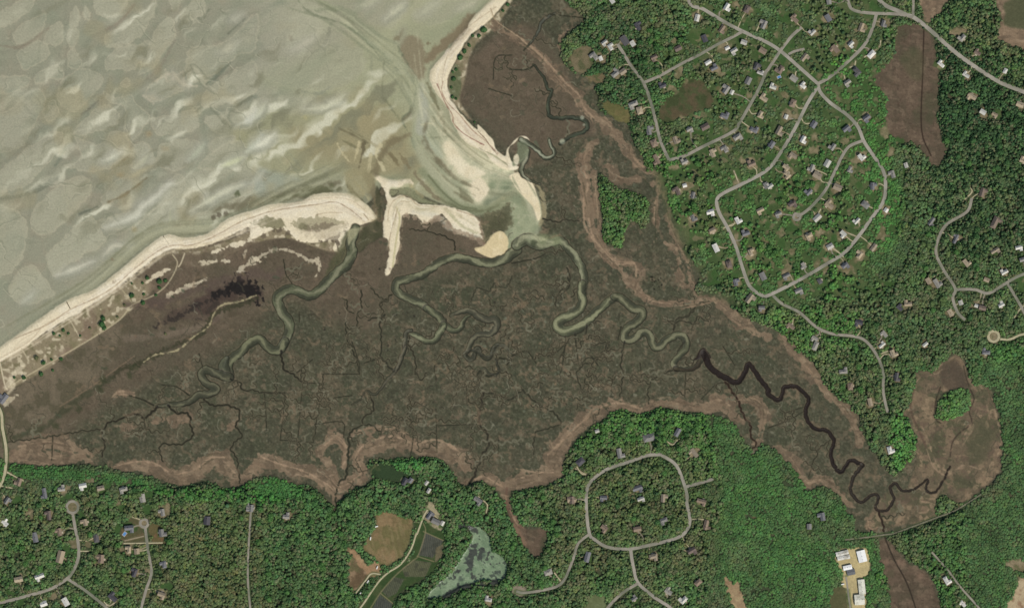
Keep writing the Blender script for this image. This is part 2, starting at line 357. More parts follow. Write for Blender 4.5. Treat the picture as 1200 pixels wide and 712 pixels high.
# bay channels and sand inside the inlet
poly('A2 680,335 725,340 770,470 800,560 870,620 1000,670 1068,712 B3 50,60 100,130 120,200 90,250 60,285 10,320 B2 1050,130 1068,60 940,180 860,160 780,110 720,30 A2 700,712 650,600 650,540 660,430', tex((168, 168, 140), ((154, 158, 130), N20, 0, .7, .6), ((178, 176, 150), NB, .2, .8, .6)), 8, R=10, op=.85)
stroke('A2 690,360 700,450 690,540', [3, 6, 7], (168, 168, 150), 6, op=.8)
stroke('B2 690,0 740,50 790,110 860,150 930,165 1000,150 1068,120 B3 10,90 40,150 30,230', [4, 4, 5, 5, 6, 7], (134, 138, 108), 6, op=.85, nz=(N8, 1.5))
stroke('B2 720,20 780,90 850,145 920,160', 1.2, (104, 108, 80), 2, op=.7)
stroke('E5 60,560 180,500 330,490', [5, 3, 1.5], (150, 156, 128), 4, op=.8)
blob('E5 230,630 100,610', 7, (124, 136, 106), 9, .7)
blob('B3 20,120 30,160', 6, (128, 138, 110), 7, .6)
stroke('A2 715,345 745,420 770,480 790,545', [1.4, 2.4, 2.6, 1.6], (118, 114, 86), 3.5, op=.8, nz=(N5b, 1.6))
blob('A2 770,470', 3, (196, 190, 160), 5, .8, nz=(N5b, 1)); stroke('A2 800,560 860,600 930,640 1000,670', [1.5, 3, 2, 1], (142, 144, 116), 5, op=.8, nz=(N5b, 1.5))
stroke('A2 740,490 770,540 830,590', 1.2, (112, 112, 86), 3, op=.6, nz=(N5b, 1)); stroke('A2 720,575 790,570', 1.2, (122, 124, 98), 3, op=.6, nz=(N5b, 1))
stroke('A2 860,670 890,680 905,665', 1.2, (198, 196, 160), 3, op=.8); stroke('B2 830,90 880,120 905,135', 1.2, (116, 110, 84), 3, op=.6, nz=(N3, .8))
poly('A2 700,560 760,600 780,660 700,600', (172, 176, 152), 8, op=.7); stroke('A2 690,520 730,515 748,525', 1, (196, 190, 158), 2.5, op=.8)
poly('B2 890,50 930,30 970,75 950,118 920,134 890,90', T_sand, 8, op=.6); poly('B2 900,60 930,38 962,72 950,110 920,128 898,90', T_sand, 3.5, op=.85, cl=1, nz=(N5b, .8))
poly('A2 785,590 830,600 870,665 960,715 900,745 850,712 785,650', T_sand, 14, op=.6)
stroke('B2 960,130 1010,110 1060,60', 2.6, (112, 120, 96), 7, op=.7, nz=(N8, 2))
poly('B2 840,-10 900,-20 950,10 900,30 850,10', T_sand, 6, op=.8, nz=(N5b, 1))
poly('A2 800,600 820,600 850,660 930,705 970,722 900,728 845,705 795,650', T_sand, 5, op=.85, nz=(N5b, 1))
poly('E5 0,540 60,600 80,660 40,712 0,712', T_sand, 5, op=.8)

rb_ = np.random.default_rng(77)
def streaks(path, spread, n, cols, wid, Ls=(8, 30), op=(.3, .65)):
    p = spline(P(path), n=10); t = np.gradient(p, axis=0); m = np.stack([-t[:, 1], t[:, 0]], 1); m /= np.linalg.norm(m, axis=1)[:, None]+1e-6
    for k in range(n):
        a0 = rb_.integers(0, max(1, len(p)-6)); L_ = rb_.integers(*Ls); o1, o2 = rb_.uniform(-1, 1)*spread, rb_.uniform(-.25, .25)*spread
        seg = p[a0:a0+L_]; 
        if len(seg) < 4: continue
        q = seg+m[a0:a0+L_]*np.linspace(o1, o1+o2, len(seg))[:, None]
        hw = rb_.uniform(*wid); w, D = ldist(q, [.1, hw, hw*.8, .1], 10)
        put(w, D+N8[w]*1.0+N5b[w]*.6, cols[rb_.integers(0, len(cols))], 3.2, rb_.uniform(*op))
bc = [(204, 200, 168), (132, 136, 108), (182, 180, 150), (118, 120, 94), (192, 188, 158), (150, 154, 124)]
streaks('P 478,40 488,110 497,150 520,185 548,212 580,222 605,225 622,245 618,275', 15, 48, bc, (.9, 2.6), op=(.2, .45))
poly('A2 785,590 830,600 870,660 940,700 1000,712 B2 990,20 960,60 950,112 920,132 885,95 850,40 800,20 A2 790,650', tex((206, 199, 168), ((178, 178, 148), N12b, .05, .3, .7)), 9, R=10, op=.75, nz=(N8, 2.5))
poly('A2 785,595 822,600 860,665 915,705 955,725 900,735 840,705 795,650', T_sand, 6, op=.9, nz=(N5b, 1.2))
poly('B2 895,55 930,34 966,72 952,112 920,130 893,92', T_sand, 5, op=.95, cl=1, nz=(N5b, 1.2)); poly('B2 845,-10 900,-20 950,12 900,34 850,14', T_sand, 6, op=.85, nz=(N5b, 1.2))
poly('E5 -10,545 60,600 85,665 45,712 -10,712', T_sand, 6, op=.85, nz=(N5b, 1)); poly('A2 850,560 930,620 1000,650 1068,690 1068,712 960,690 880,640', (192, 186, 152), 7, op=.8, nz=(N8, 2))
stroke('B2 760,110 810,140 880,165 960,165 1010,145', [1.2, 1.8, 1.6, 1], (108, 110, 82), 4, op=.75, nz=(N5b, 1)); poly('B2 850,75 890,100 910,128 860,120', (112, 108, 82), 3, op=.6, nz=(N5b, 1.5))
streaks('P 300,-10 380,15 430,50 470,85 492,120', 12, 30, [(134, 138, 112), (170, 170, 142), (122, 126, 100), (186, 184, 154)], (.5, 1.6))
streaks('P 490,105 520,150 560,185 600,205', 7, 30, [(206, 202, 170), (216, 208, 176), (128, 124, 98)], (.6, 1.8))
streaks('P 390,150 420,165 450,185 475,210', 10, 7, [(198, 186, 150), (98, 92, 68), (122, 110, 84), (172, 162, 128), (112, 108, 80)], (.5, 1.7), (6, 16), (.4, .8))
streaks('P 500,130 495,165 525,205 560,225', 5, 14, [(108, 104, 80), (126, 118, 94)], (.5, 1.4))
streaks('P 0,395 100,335 180,272 260,262 330,228 400,196', 10, 60, [(126, 126, 100), (166, 164, 136), (112, 112, 88), (178, 176, 148)], (.6, 2), (10, 30), (.25, .55))
# dunes, beach, spits
poly('B1 -100,830 140,712 280,620 450,520 560,440 690,345 800,335 900,310 1068,240 B2 60,200 250,180 380,200 B2 375,300 330,340 220,310 120,280 0,300 '
     'B1 960,350 860,400 800,400 740,400 640,500 500,620 380,700 C1 340,10 200,110 20,210 -60,260', T_dune, 3, op=.95, ht=2.4, hs=8, cl=1)
poly('B1 560,440 700,350 850,340 1000,300 1068,300 1068,480 900,430 780,470 640,600 520,640 640,480', T_brown, 8, R=9, op=.8)
poly('B1 -80,800 0,735 120,650 270,545 400,490 540,380 680,270 770,280 870,260 950,200 1068,160 B2 60,140 180,130 240,100 320,92 400,100 460,140 500,185 500,205 440,225 390,245 378,300 345,335 '
     '320,325 330,290 250,300 180,295 140,260 90,240 30,265 -20,285 B1 1040,235 980,260 900,300 800,325 690,335 560,430 450,510 330,590 200,665 100,740 0,795 -80,840', T_sand, 1.8, nz=(N5b, .5), cl=1, ht=3.0, hs=10)
RG0 = RG = N7c*1.2+N3*.8
poly('B2 -20,218 60,192 120,215 100,238 30,234', (124, 119, 90), 2.5, op=.85, nz=(RG, 2))
poly('B2 150,205 260,190 370,205 360,235 260,250 170,245', (154, 146, 116), 3, op=.75, nz=(RG, 3.4))
poly('B2 170,240 260,225 380,215 370,250 320,290 240,280', T_brown, 2, op=.5, nz=(RG, 4.5))
blob('B2 195,235', 5, (118, 114, 86), 5, .7, nz=(N3, 1.5))
poly('B2 120,215 150,255 200,285 300,280 370,250 380,210 250,255 160,235', T_sand, 3, op=.7, nz=(N5b, 1.5))
# central spit
RG0 = N7c*1.2+N3*.8
poly('B2 485,10 560,45 640,38 652,62 600,75 560,80 565,115 600,100 640,115 690,140 770,142 840,160 900,180 940,230 952,290 930,275 900,265 850,262 820,235 790,195 760,185 705,218 660,185 620,182 603,235 600,300 580,380 558,430 540,425 553,350 555,290 530,270 528,220 545,130 520,60', T_sand, 2, nz=(N5b+RG0*.6, .9), cl=1, ht=2.6, hs=8)
poly('B2 560,70 600,70 640,50 690,110 760,138 690,135 640,110 600,98 565,110', (150, 152, 116), 4, op=.7)
stroke('B2 490,20 560,45 640,42', 2.4, T_sand, 3, op=.8)
stroke('A2 640,560 560,600 520,650 500,712 B2 470,20 495,100 512,180 500,230', [3, 4, 5, 5, 4, 4], (116, 106, 80), 6, op=.75, nz=(N8, 3))
for q, h_, c_ in (('A2 430,590 420,640 400,680 360,640 340,600', .8, (196, 184, 146)), ('A2 520,600 500,650 540,712', 1.6, (200, 190, 154)), ('A2 480,640 470,712', 2.2, (188, 178, 142)), ('A2 450,600 430,700', 1.3, (96, 88, 66)), ('A2 560,640 600,700', 1.5, (116, 106, 78)), ('A2 600,640 640,700', 1.8, (124, 114, 86)),
                  ('B2 390,20 430,70 470,120', 1.2, (172, 164, 128)), ('B2 410,90 450,130', 1.2, (86, 82, 60)), ('B2 380,60 400,90', 2, (96, 92, 66)), ('B2 660,10 700,60 760,120', 2.4, (122, 112, 88)), ('B2 640,60 700,110', 1.6, (156, 148, 112))):
    stroke(q, h_, c_, 2.2, op=.75, nz=(N5b, 1.6))
poly('B2 380,0 480,0 490,60 430,120 380,80', (150, 142, 108), 7, op=.7, nz=(N5b, 2.5))
stroke('B2 585,150 600,200 585,290 570,400', 1.1, (186, 178, 136), 2, op=.8)
stroke('B2 660,170 760,190 800,230 860,255 940,270', 3, (206, 200, 178), 5, op=.6, nz=(N5b, 1.5))
stroke('B2 800,170 860,230 920,260', 1.5, (176, 172, 136), 3, op=.7, nz=(N3, 1))
stroke('B2 610,190 660,195 705,225 760,200 800,220 830,250 900,275 945,300', [1.5, 2.5, 3, 2.4], tex((150, 132, 110), ((190, 176, 146), N7c, .1, .3, .7)), 2, op=.7, nz=(RG0, 2.6))
stroke('B2 612,210 606,300 585,390', .8, (150, 134, 110), 2, op=.7, nz=(RG0, 1.4))
stroke('B2 930,220 945,260 955,310', 1.2, (140, 112, 96), 2, op=.7, nz=(RG0, 1.5))
poly('B2 912,325 950,312 985,270 1020,252 1052,285 1045,340 1010,368 950,352', tex((214, 192, 150), ((224, 206, 168), N8, 0, .8, .6)), 2.2, cl=1, ht=2.0)

# east beach
poly('P 640,-70 600,-20 A2 985,0 900,80 870,140 800,210 733,285 727,340 760,400 800,450 820,510 870,590 930,620 1000,650 1050,690 E5 0,300 60,350 120,420 200,480 300,495 345,470 325,455 310,430 280,420 262,375 255,320 300,270 350,230 400,235 430,245 400,212 350,212 295,258 245,318 225,375 150,315 130,250 60,170 0,115 '
     'A2 920,540 860,480 820,430 800,390 800,330 820,280 850,220 890,150 960,100 1045,5 P 660,-70', T_sand, 1.6, nz=(N5b, .4), cl=1, ht=3.0, hs=8)
poly('P 606,-30 A2 1068,5 1000,110 930,170 890,240 870,340 850,420 900,500 860,470 815,410 803,330 830,270 870,190 960,100 1040,20', T_dune, 4, op=.95, cl=1)
poly('A2 830,270 850,300 850,400 815,410 805,340', (84, 96, 66), 3, op=.6, nz=(N3, 1.2))
poly('E5 260,540 350,508 400,540 450,590 478,650 482,712 B3 60,40 90,80 112,130 120,190 104,205 85,150 40,100 10,60 0,20 E5 360,680 300,600', tex((226, 212, 178), ((214, 198, 160), N8, 0, .8, .6)), 2.5, cl=1, ht=1.8)
stroke('E5 470,600 520,650 540,712 B3 125,100 135,180 115,230', [1.5, 2, 3, 2], (150, 140, 108), 2.5, op=.9, nz=(N3, .8))
poly('B3 0,130 60,160 100,210 120,250 60,300 0,340 -40,330 -20,200', tex((152, 157, 126), ((134, 142, 112), N8, .0, .8, .7), ((172, 172, 144), -N5b, .3, 1, .6)), 8, R=9, op=.85)
blob('B3 20,300 -10,340', 8, (140, 148, 116), 9, .8)
stroke('P -30,432 B1 0,740 120,655 270,552 400,497 540,388 680,278 770,288 870,268 950,208 1068,168 B2 60,148 180,135 240,106 320,98 400,106 460,146 500,188', .9, (192, 182, 150), 5, op=.7, nz=(N5b, .8))
stroke('A2 990,-10 905,80 875,140 805,210 738,290 732,340 765,400 805,450 825,510 875,590 935,625', .9, (194, 184, 152), 4, op=.7, nz=(N5b, .8))
stroke('B1 140,718 290,618 450,518 565,436 690,342 800,332 900,306 1040,240', .8, T_dune, 3, op=.7, nz=(N7c+N3, 2.2))
stroke('B2 20,275 90,248 140,265 180,298 250,302 330,295 345,335', .8, T_brown, 2, op=.7, nz=(N7c+N3, 2.6))
streaks('P -30,440 20,410 80,372 150,325 195,292 250,280 300,262 350,242 400,242 430,255', 6, 70, [(236, 226, 202), (208, 194, 164), (196, 180, 150), (240, 232, 210)], (.3, 1.1), (10, 40), (.3, .6))
streaks('A2 960,50 880,150 800,240 770,330 800,420 860,520 960,620', 5, 50, [(236, 226, 202), (208, 194, 164), (190, 172, 146)], (.3, 1.0), (8, 26), (.3, .6))
streaks('B2 560,330 575,250 585,180 610,125 680,160 770,165 860,200 930,245', 4, 40, [(236, 228, 204), (198, 190, 156), (184, 172, 140)], (.3, .9), (6, 20), (.35, .65))
# wrack lines and wet seams on the sand
for s, h, col, op in [
    ('B1 60,700 200,640 290,580 400,530 480,480 560,410 690,318 800,310 900,270 1000,215 1068,190 B2 60,170 180,150 260,140 330,130 390,160 440,200', .45, (150, 128, 104), .75),
    ('C1 0,70 120,0 B1 190,640 290,590', .4, (176, 156, 128), .6),
    ('B1 80,712 300,575 500,450 680,305', .3, (196, 178, 148), .6),
    ('B2 60,160 200,125 320,112 400,125 460,170', .35, (186, 166, 138), .6),
    ('B2 450,180 470,205', .6, (136, 118, 92), .7), ('B2 250,185 300,175 360,175', .4, (160, 140, 112), .6),
    ('A2 755,350 790,430 820,480 825,515 870,560 950,605', .55, (142, 106, 90), .8),
    ('A2 780,340 775,380 800,430 850,480 900,540 960,590 1010,640', .45, (150, 120, 100), .75),
    ('A2 1000,30 880,120 800,230 775,340', .35, (176, 158, 130), .7),
    ('B2 550,210 555,160 580,120 630,105 680,145 760,150', .4, (166, 148, 118), .7),
    ('B2 570,230 575,170 600,130 640,130', .4, (170, 152, 122), .6),
    ('B2 552,350 560,270 590,160', .35, (150, 130, 104), .7),
    ('E5 0,170 60,230 100,290 160,360', .5, (122, 102, 82), .8), ('E5 20,270 50,282', .7, (150, 112, 96), .8),
    ('B2 840,165 920,195 945,240', .5, (160, 138, 112), .7)]:
    stroke(s, h, col, 1.3, op=op, nz=(N3, .3))
# sand in the brown high marsh
for s, h, op in [('B1 610,465 650,440 700,415', [1, 3, 1.5], .8), ('B1 840,382 900,378 955,376', 1.2, .7), ('B1 890,340 960,315 1040,290 1068,250', [1, 2, 2.5], .85),
                 ('B1 700,520 760,495 800,475 860,455', [1, 3, 2], .7), ('B1 1000,415 1068,370', [2, 3], .6), ('B2 0,370 60,335 110,328 180,350 235,380', [2, 2, 1.6, 1], .6),
                 ('B2 255,370 262,400 250,440', 1.6, .7), ('B1 1000,300 1030,330 1010,370', .8, .6), ('C1 20,260 60,230', 3, .6), ('C1 30,180 100,100', 3, .5)]:
    stroke(s, h, T_sand, 2.0, op=op, nz=(N7c*1.2+N3*.8, 2.2))
stroke('B1 960,560 860,640 700,680 520,700', [2, 4, 3], (126, 112, 96), 6, op=.5, nz=(N8, 3))
stroke('B1 520,560 640,560 760,600 900,620', [2, 4, 3], (86, 74, 64), 8, op=.6, nz=(N8, 3))
stroke('B1 720,350 740,390 700,470 640,520 550,560 500,620 380,700 C1 240,70 100,150 20,200', .7, (186, 174, 142), 1.4, op=.85)
stroke('B1 770,345 755,385 745,400', .7, (206, 194, 162), 1.4, op=.9)
stroke('B1 505,490 550,550', .6, (176, 164, 132), 1.3, op=.8); stroke('C1 90,30 120,80', .7, (190, 178, 148), 1.4, op=.8); stroke('B1 290,620 330,690', .7, (190, 178, 148), 1.4, op=.8)
stroke('C1 0,90 20,180 30,200', .8, (206, 194, 164), 1.4, op=.9)
poly('E4 150,130 230,70 300,45 380,10 470,-10 560,40 580,90 540,140 480,90 420,90 330,130 270,190 180,200', (70, 58, 52), 8, R=10, op=.75, nz=(N12b, 6))
poly('E4 270,70 330,40 400,0 440,-30 500,0 560,50 560,75 540,70 555,115 575,125 545,140 530,100 480,80 430,90 400,70 350,90 300,90', (36, 33, 31), 2.2, op=.95, nz=(N7c*1.3+N3*.9, 4.5))
stroke('E4 -60,250 100,170 250,90', [3, 6, 4], (78, 66, 58), 8, op=.6, nz=(N12b, 5)); stroke('E4 340,60 240,110 150,160 40,220 -80,270', [3.5, 2.6, 2, 1.2], (50, 45, 41), 2.5, op=.7, nz=(N7c+N3*.8, 4)); stroke('E4 300,130 230,190 160,250', [2.5, 1.5], (58, 52, 46), 2.5, op=.6, nz=(N7c+N3*.8, 3.5)); stroke('B1 560,560 700,540 860,480 1000,440 1068,430 B2 60,440 100,420', [3, 5, 6, 4], (92, 78, 70), 9, op=.55, nz=(N12b, 5))
# dark wrack mats and the tidal line at the foot of the high marsh
for q, r in (('B1 1000,500', 6), ('B1 1040,520', 5), ('B1 960,480', 6), ('B1 900,520', 4), ('B2 5,500', 4), ('E4 440,40', 5), ('E4 520,50', 5), ('E4 550,120', 2.5), ('E4 370,30', 5), ('E4 310,70', 4), ('E4 480,80', 3)):
    blob(q, r, (38, 35, 33), 3.5, .85, nz=(N3, 3.4))
stroke('B1 1068,530 1000,560 900,590 870,640 820,690 C1 700,30 640,60 560,100 500,115 470,150', [3, 3, 3, 2.5, 3, 3, 2], (58, 58, 42), 3, op=.75, nz=(N3, 2.6))
stroke('C1 470,150 400,190 330,240 250,300 200,350 120,380 60,400', [2, 3, 3, 4, 3], (66, 68, 50), 4, op=.7, nz=(N5b, 2.6))
stroke('B1 1068,520 1000,545 925,560 890,600 870,650 810,690 C1 740,35 650,55 600,85', .8, (172, 160, 124), 1.4, op=.85, nz=(N3, .9))
stroke('C1 560,60 420,160 330,220 250,270', .5, (132, 112, 90), 1.2, op=.7)
blob('C1 560,105 540,140 420,200 330,280 430,160 230,350', 4, (60, 64, 44), 4, .7, nz=(N3, 2))

# pale mud and reed belts
reeds = [
    ('C1 40,500 90,470 160,475 230,490 330,480 380,500', [4, 9, 9, 6, 2]),
    ('C1 80,440 200,420 300,440 380,470', [3, 7, 6, 3]),
    ('C1 480,525 600,520 690,550 760,575 830,530 900,490 950,520 1000,570 1068,530', [3, 7, 8, 8, 9, 8, 6]),
    ('C1 470,240 500,215 560,220', [3, 3, 1]), ('C1 520,360 540,370', 4), ('C1 640,330 780,320', [3, 4]), ('C1 1000,320 960,360', 3),
    ('C2 0,500 80,500 150,530 230,545 300,590 345,625 400,590 440,560 430,480 470,440 560,420 640,430 700,450 780,455 850,480 885,530', [6, 7, 6, 8, 9, 6, 6, 8, 7, 6, 7, 8, 4]),
    ('C2 390,400 450,370 560,360 620,390', [2, 4, 4, 2]), ('C2 270,460 320,400 370,440 360,520', [4, 6, 6, 4]),
    ('C2 870,600 940,570 1000,590 1050,640 D3 545,170 590,260 640,360', [2, 5, 6, 5, 4, 3, 3]),
    ('C3 -20,600 60,580 130,560 190,540 175,480 230,400 320,320 390,270 450,265 530,290 620,262 700,265 790,290 850,270 910,300 960,330', [5, 9, 10, 9, 9, 8, 7, 6, 5, 4, 5, 6, 8, 5, 3]),
    ('C3 840,230 900,250 960,240 1020,250 1050,300 1030,400 1010,430', [4, 5, 4, 5, 4, 3]),
    ('A3 -80,100 20,160 60,185 120,235 200,330 270,400 300,450 400,520 450,580 480,620 540,690 B3 600,0', [3, 3, 3, 4, 4, 4, 5, 6, 6, 5, 4, 3]),
    ('A3 200,200 210,150 280,110 340,100 400,120 380,60 300,40', [2, 3, 3, 3, 4, 3]), ('A3 250,-30 300,50', 3),
    ('B3 300,-60 295,0 310,80 325,180 335,250 380,330 440,400 500,480 560,530 640,560 760,550 830,535 880,560 930,610 1000,660 1068,695', [7, 7, 7, 6, 5, 5, 4, 3, 2.5, 3, 5, 5, 5]),
    ('A3 330,600 290,650 300,712', [5, 5, 5]), ('B3 340,20 350,120 360,250', [4, 4, 3]),
    ('B3 400,-20 440,30 520,40', [3, 3, 3]), ('B3 420,380 500,390 540,420 520,480 570,530', [3, 3, 2.5, 2]),
    ('B3 585,60 620,40 610,100 600,200 600,310', [2, 3, 2, 1.5]), ('B3 640,90 655,200 690,290 730,370 755,480 790,530', [3, 3, 4, 3, 2]),
    ('B3 640,300 680,330 700,420 720,480', [2, 3, 2]),
    ('C4 60,-20 130,60 200,130 250,210 320,270 360,340 390,430', [5, 5, 6, 7, 5, 5, 3]),
    ('C4 40,440 100,500 160,590 220,580 300,640 D5 230,220', [3, 5, 6, 5, 4]),
    ('D5 310,280 330,330 400,280', [4, 6, 4]),
    ('C4 580,290 620,160 700,130 780,70', [4, 4, 4, 3]), ('C4 870,190 910,200 940,320 960,420 920,520', [4, 3, 5, 6, 4]),
    ('C4 880,270 860,330 820,400 770,470 700,490', [5, 7, 7, 6, 4]), ('C4 620,320 660,420 700,520 760,560', [3, 4, 4, 4]),
    ('D5 480,200 560,190 640,210 600,260 520,270', [4, 8, 7, 6, 4]), ('D5 700,60 780,40 850,60 900,90', [5, 6, 5, 3]),
    ('D2 640,0 690,110 760,80 800,40', [5, 4, 7, 6]),
    ('A4 950,-20 990,50 970,130 1068,170', [5, 6, 7, 8]), ('A4 640,-30 650,40 665,80', [7, 6, 2]), ('A4 720,40 800,0', 5),
]
for s, h in reeds:
    h = [q*1.25 for q in h] if isinstance(h, list) else h*1.25
    stroke(s, h, T_reed, 1.8, op=.88, nz=(N12b*1.6+N7c*.9+N3*.35, 3.2))
for s in ('C2 20,480 100,510 200,540 290,590 340,620', 'C2 330,620 400,580 440,540 420,470 470,420 560,395 630,410', 'C2 650,430 760,410 850,460',
          'C3 150,470 240,385 320,310 400,262 470,258 540,280', 'C1 480,520 560,500 640,505 700,540', 'C1 720,555 800,540 870,490 940,480', 'B3 320,200 340,280 390,340 440,390 510,385 520,440',
          'B3 300,0 315,60 300,150 305,230 340,290', 'A3 0,130 65,185 140,250 220,340 280,400 300,450 340,490', 'C3 20,530 100,545 170,545', 'D3 380,100 430,75 470,85 540,130',
          'C2 290,430 340,395 380,450 360,530', 'B3 560,530 620,550 720,545'):
    stroke(s, .9, (164, 140, 114), 1.8, op=.75, nz=(N5b, 1.2))

# east marsh lobe and bogs
poly('C4 600,100 640,130 700,125 780,55 825,100 850,170 925,190 960,330 975,520 900,610 800,680 700,712 D5 640,280 520,300 400,330 330,340 300,300 400,150 C4 560,640 600,560 622,460 600,330 578,290', tex((106, 94, 75), ((86, 85, 63), N25c, .0, .2, .75), ((132, 112, 90), N12b, .12, .3, .75), ((146, 126, 100), N7c, .4, .6, .7), ((74, 74, 56), -N12b, .3, .5, .6), ((70, 66, 52), -N3, .5, 1., .5), ((96, 80, 68), -N7c, .4, .6, .5)), 3, op=.9)
poly('C4 720,110 780,75 820,130 835,190 740,195', (82, 72, 60), 5, op=.8)
poly('C4 850,330 910,340 930,420 890,510 830,470', (84, 82, 62), 8, op=.7)
stroke('C4 720,190 700,250 700,320 720,340', .8, (52, 44, 36), 1.8, op=.8)
stroke('C4 840,190 860,240 840,290 850,340 800,380 770,420 760,480', .8, (58, 50, 42), 1.6, op=.8)
stroke('C4 815,100 830,160 845,200', .6, (60, 54, 44), 1.4, op=.8)
stroke('C4 610,190 595,280 630,370 660,440', 1.2, (80, 64, 54), 3, op=.6)
poly('A4 530,150 560,108 640,108 690,180 710,330 705,480 720,560 745,640 690,690 620,600 560,590 490,530 490,400 440,330 520,240', T_bog, 2.5, cl=6, ht=2, hs=8, nz=(N5b, .8))
poly('A4 550,230 640,210 640,330 590,320', (82, 82, 58), 8, op=.6)
stroke('A4 650,110 645,300 640,540 680,650', .7, (58, 46, 36), 1.5, op=.9)
blob('A4 600,130 620,160 590,150', 6, (120, 112, 98), 7, .6, nz=(N3, 2))
poly('D5 365,385 420,392 500,490 600,545 640,640 660,760 420,760 400,600 355,480', T_bog, 3, cl=6, nz=(N5b, 1))
stroke('D5 395,375 440,480 500,590 545,720 560,790', .8, (48, 42, 34), 1.5, op=.9)
blob('D5 400,490 470,490 560,560', 4, (132, 108, 90), 6, .6, nz=(N3, 1.5))
poly('D5 760,290 830,280 880,350 870,440 830,430 800,340', (104, 82, 66), 4, op=.8, cl=6, nz=(N5b, 1.2))
poly('D5 840,500 870,510 860,580 830,570', (100, 82, 66), 5, op=.7, cl=6)
poly('D3 560,260 600,310 660,330 740,330 750,360 720,460 690,460 640,410 580,330', T_bog, 3, cl=6, nz=(N5b, .8))
stroke('D3 590,320 640,400', [4, 3], (130, 106, 86), 4, op=.8)
stroke('D3 555,130 552,190 575,260 620,320', [1, 2, 3, 2], (104, 82, 68), 2.5, op=.8)

# central mottled pools and hummocks
rg = random.Random(5)
for k in range(420):
    x = rg.uniform(545, 700); y = rg.uniform(345, 490)
    if x > 660 and y < 400: continue
    r = rg.uniform(.4, 1.5); c = rg.choice([(112, 118, 98), (58, 62, 48), (52, 58, 46), (140, 118, 92), (118, 104, 82), (64, 66, 52)])
    blob(f'P {x},{y}', r, c, 1.6, .55, nz=(N3, .9))
for k in range(260):
    x = rg.uniform(120, 880); y = rg.uniform(300, 520)
    blob(f'P {x},{y}', rg.uniform(.5, 2.2), rg.choice([(58, 60, 46), (122, 102, 82), (126, 108, 86), (112, 94, 78)]), 2, .4, nz=(N3, 1.2))
for q in 'E1 160,55|E1 210,85|E1 565,100|E1 530,165|E1 630,165|E1 450,425|E1 490,425|E1 610,345|E1 660,330|E2 815,200|E2 965,215|E2 745,460|E2 740,500|E2 340,190|E2 215,325|B2 515,410|B2 575,600'.split('|'):
    blob(q, 1.3, (48, 46, 38), 1.6, .8, nz=(N3, .6))
# procedural thin creeklets over the marsh
NR = noise(26, 61, 2, 20, 1, PX+N8*5, PY+N8*5); NR2 = noise(15, 67, 2, 0, 1, PX+N5b*3, PY+N5b*3)
reg = sst(380, 430, PX)*sst(760, 700, PX)*sst(300, 340, PY)*sst(500, 470, PY)*(CL == 2)
reg2 = sst(100, 200, PX)*sst(960, 900, PX)*sst(280, 330, PY)*sst(520, 490, PY)*(CL == 2)
for nn, th, rr, op in ((NR, .022, reg2, .45), (NR2, .03, reg, .5)):
    a = (sst(th, 0, np.abs(nn))*op*rr)[..., None]; C += (c3((52, 50, 40))-C)*a
    a = (sst(th, 0, np.abs(nn-th*2.0))*op*.55*rr)[..., None]; C += (c3((120, 106, 84))-C)*a

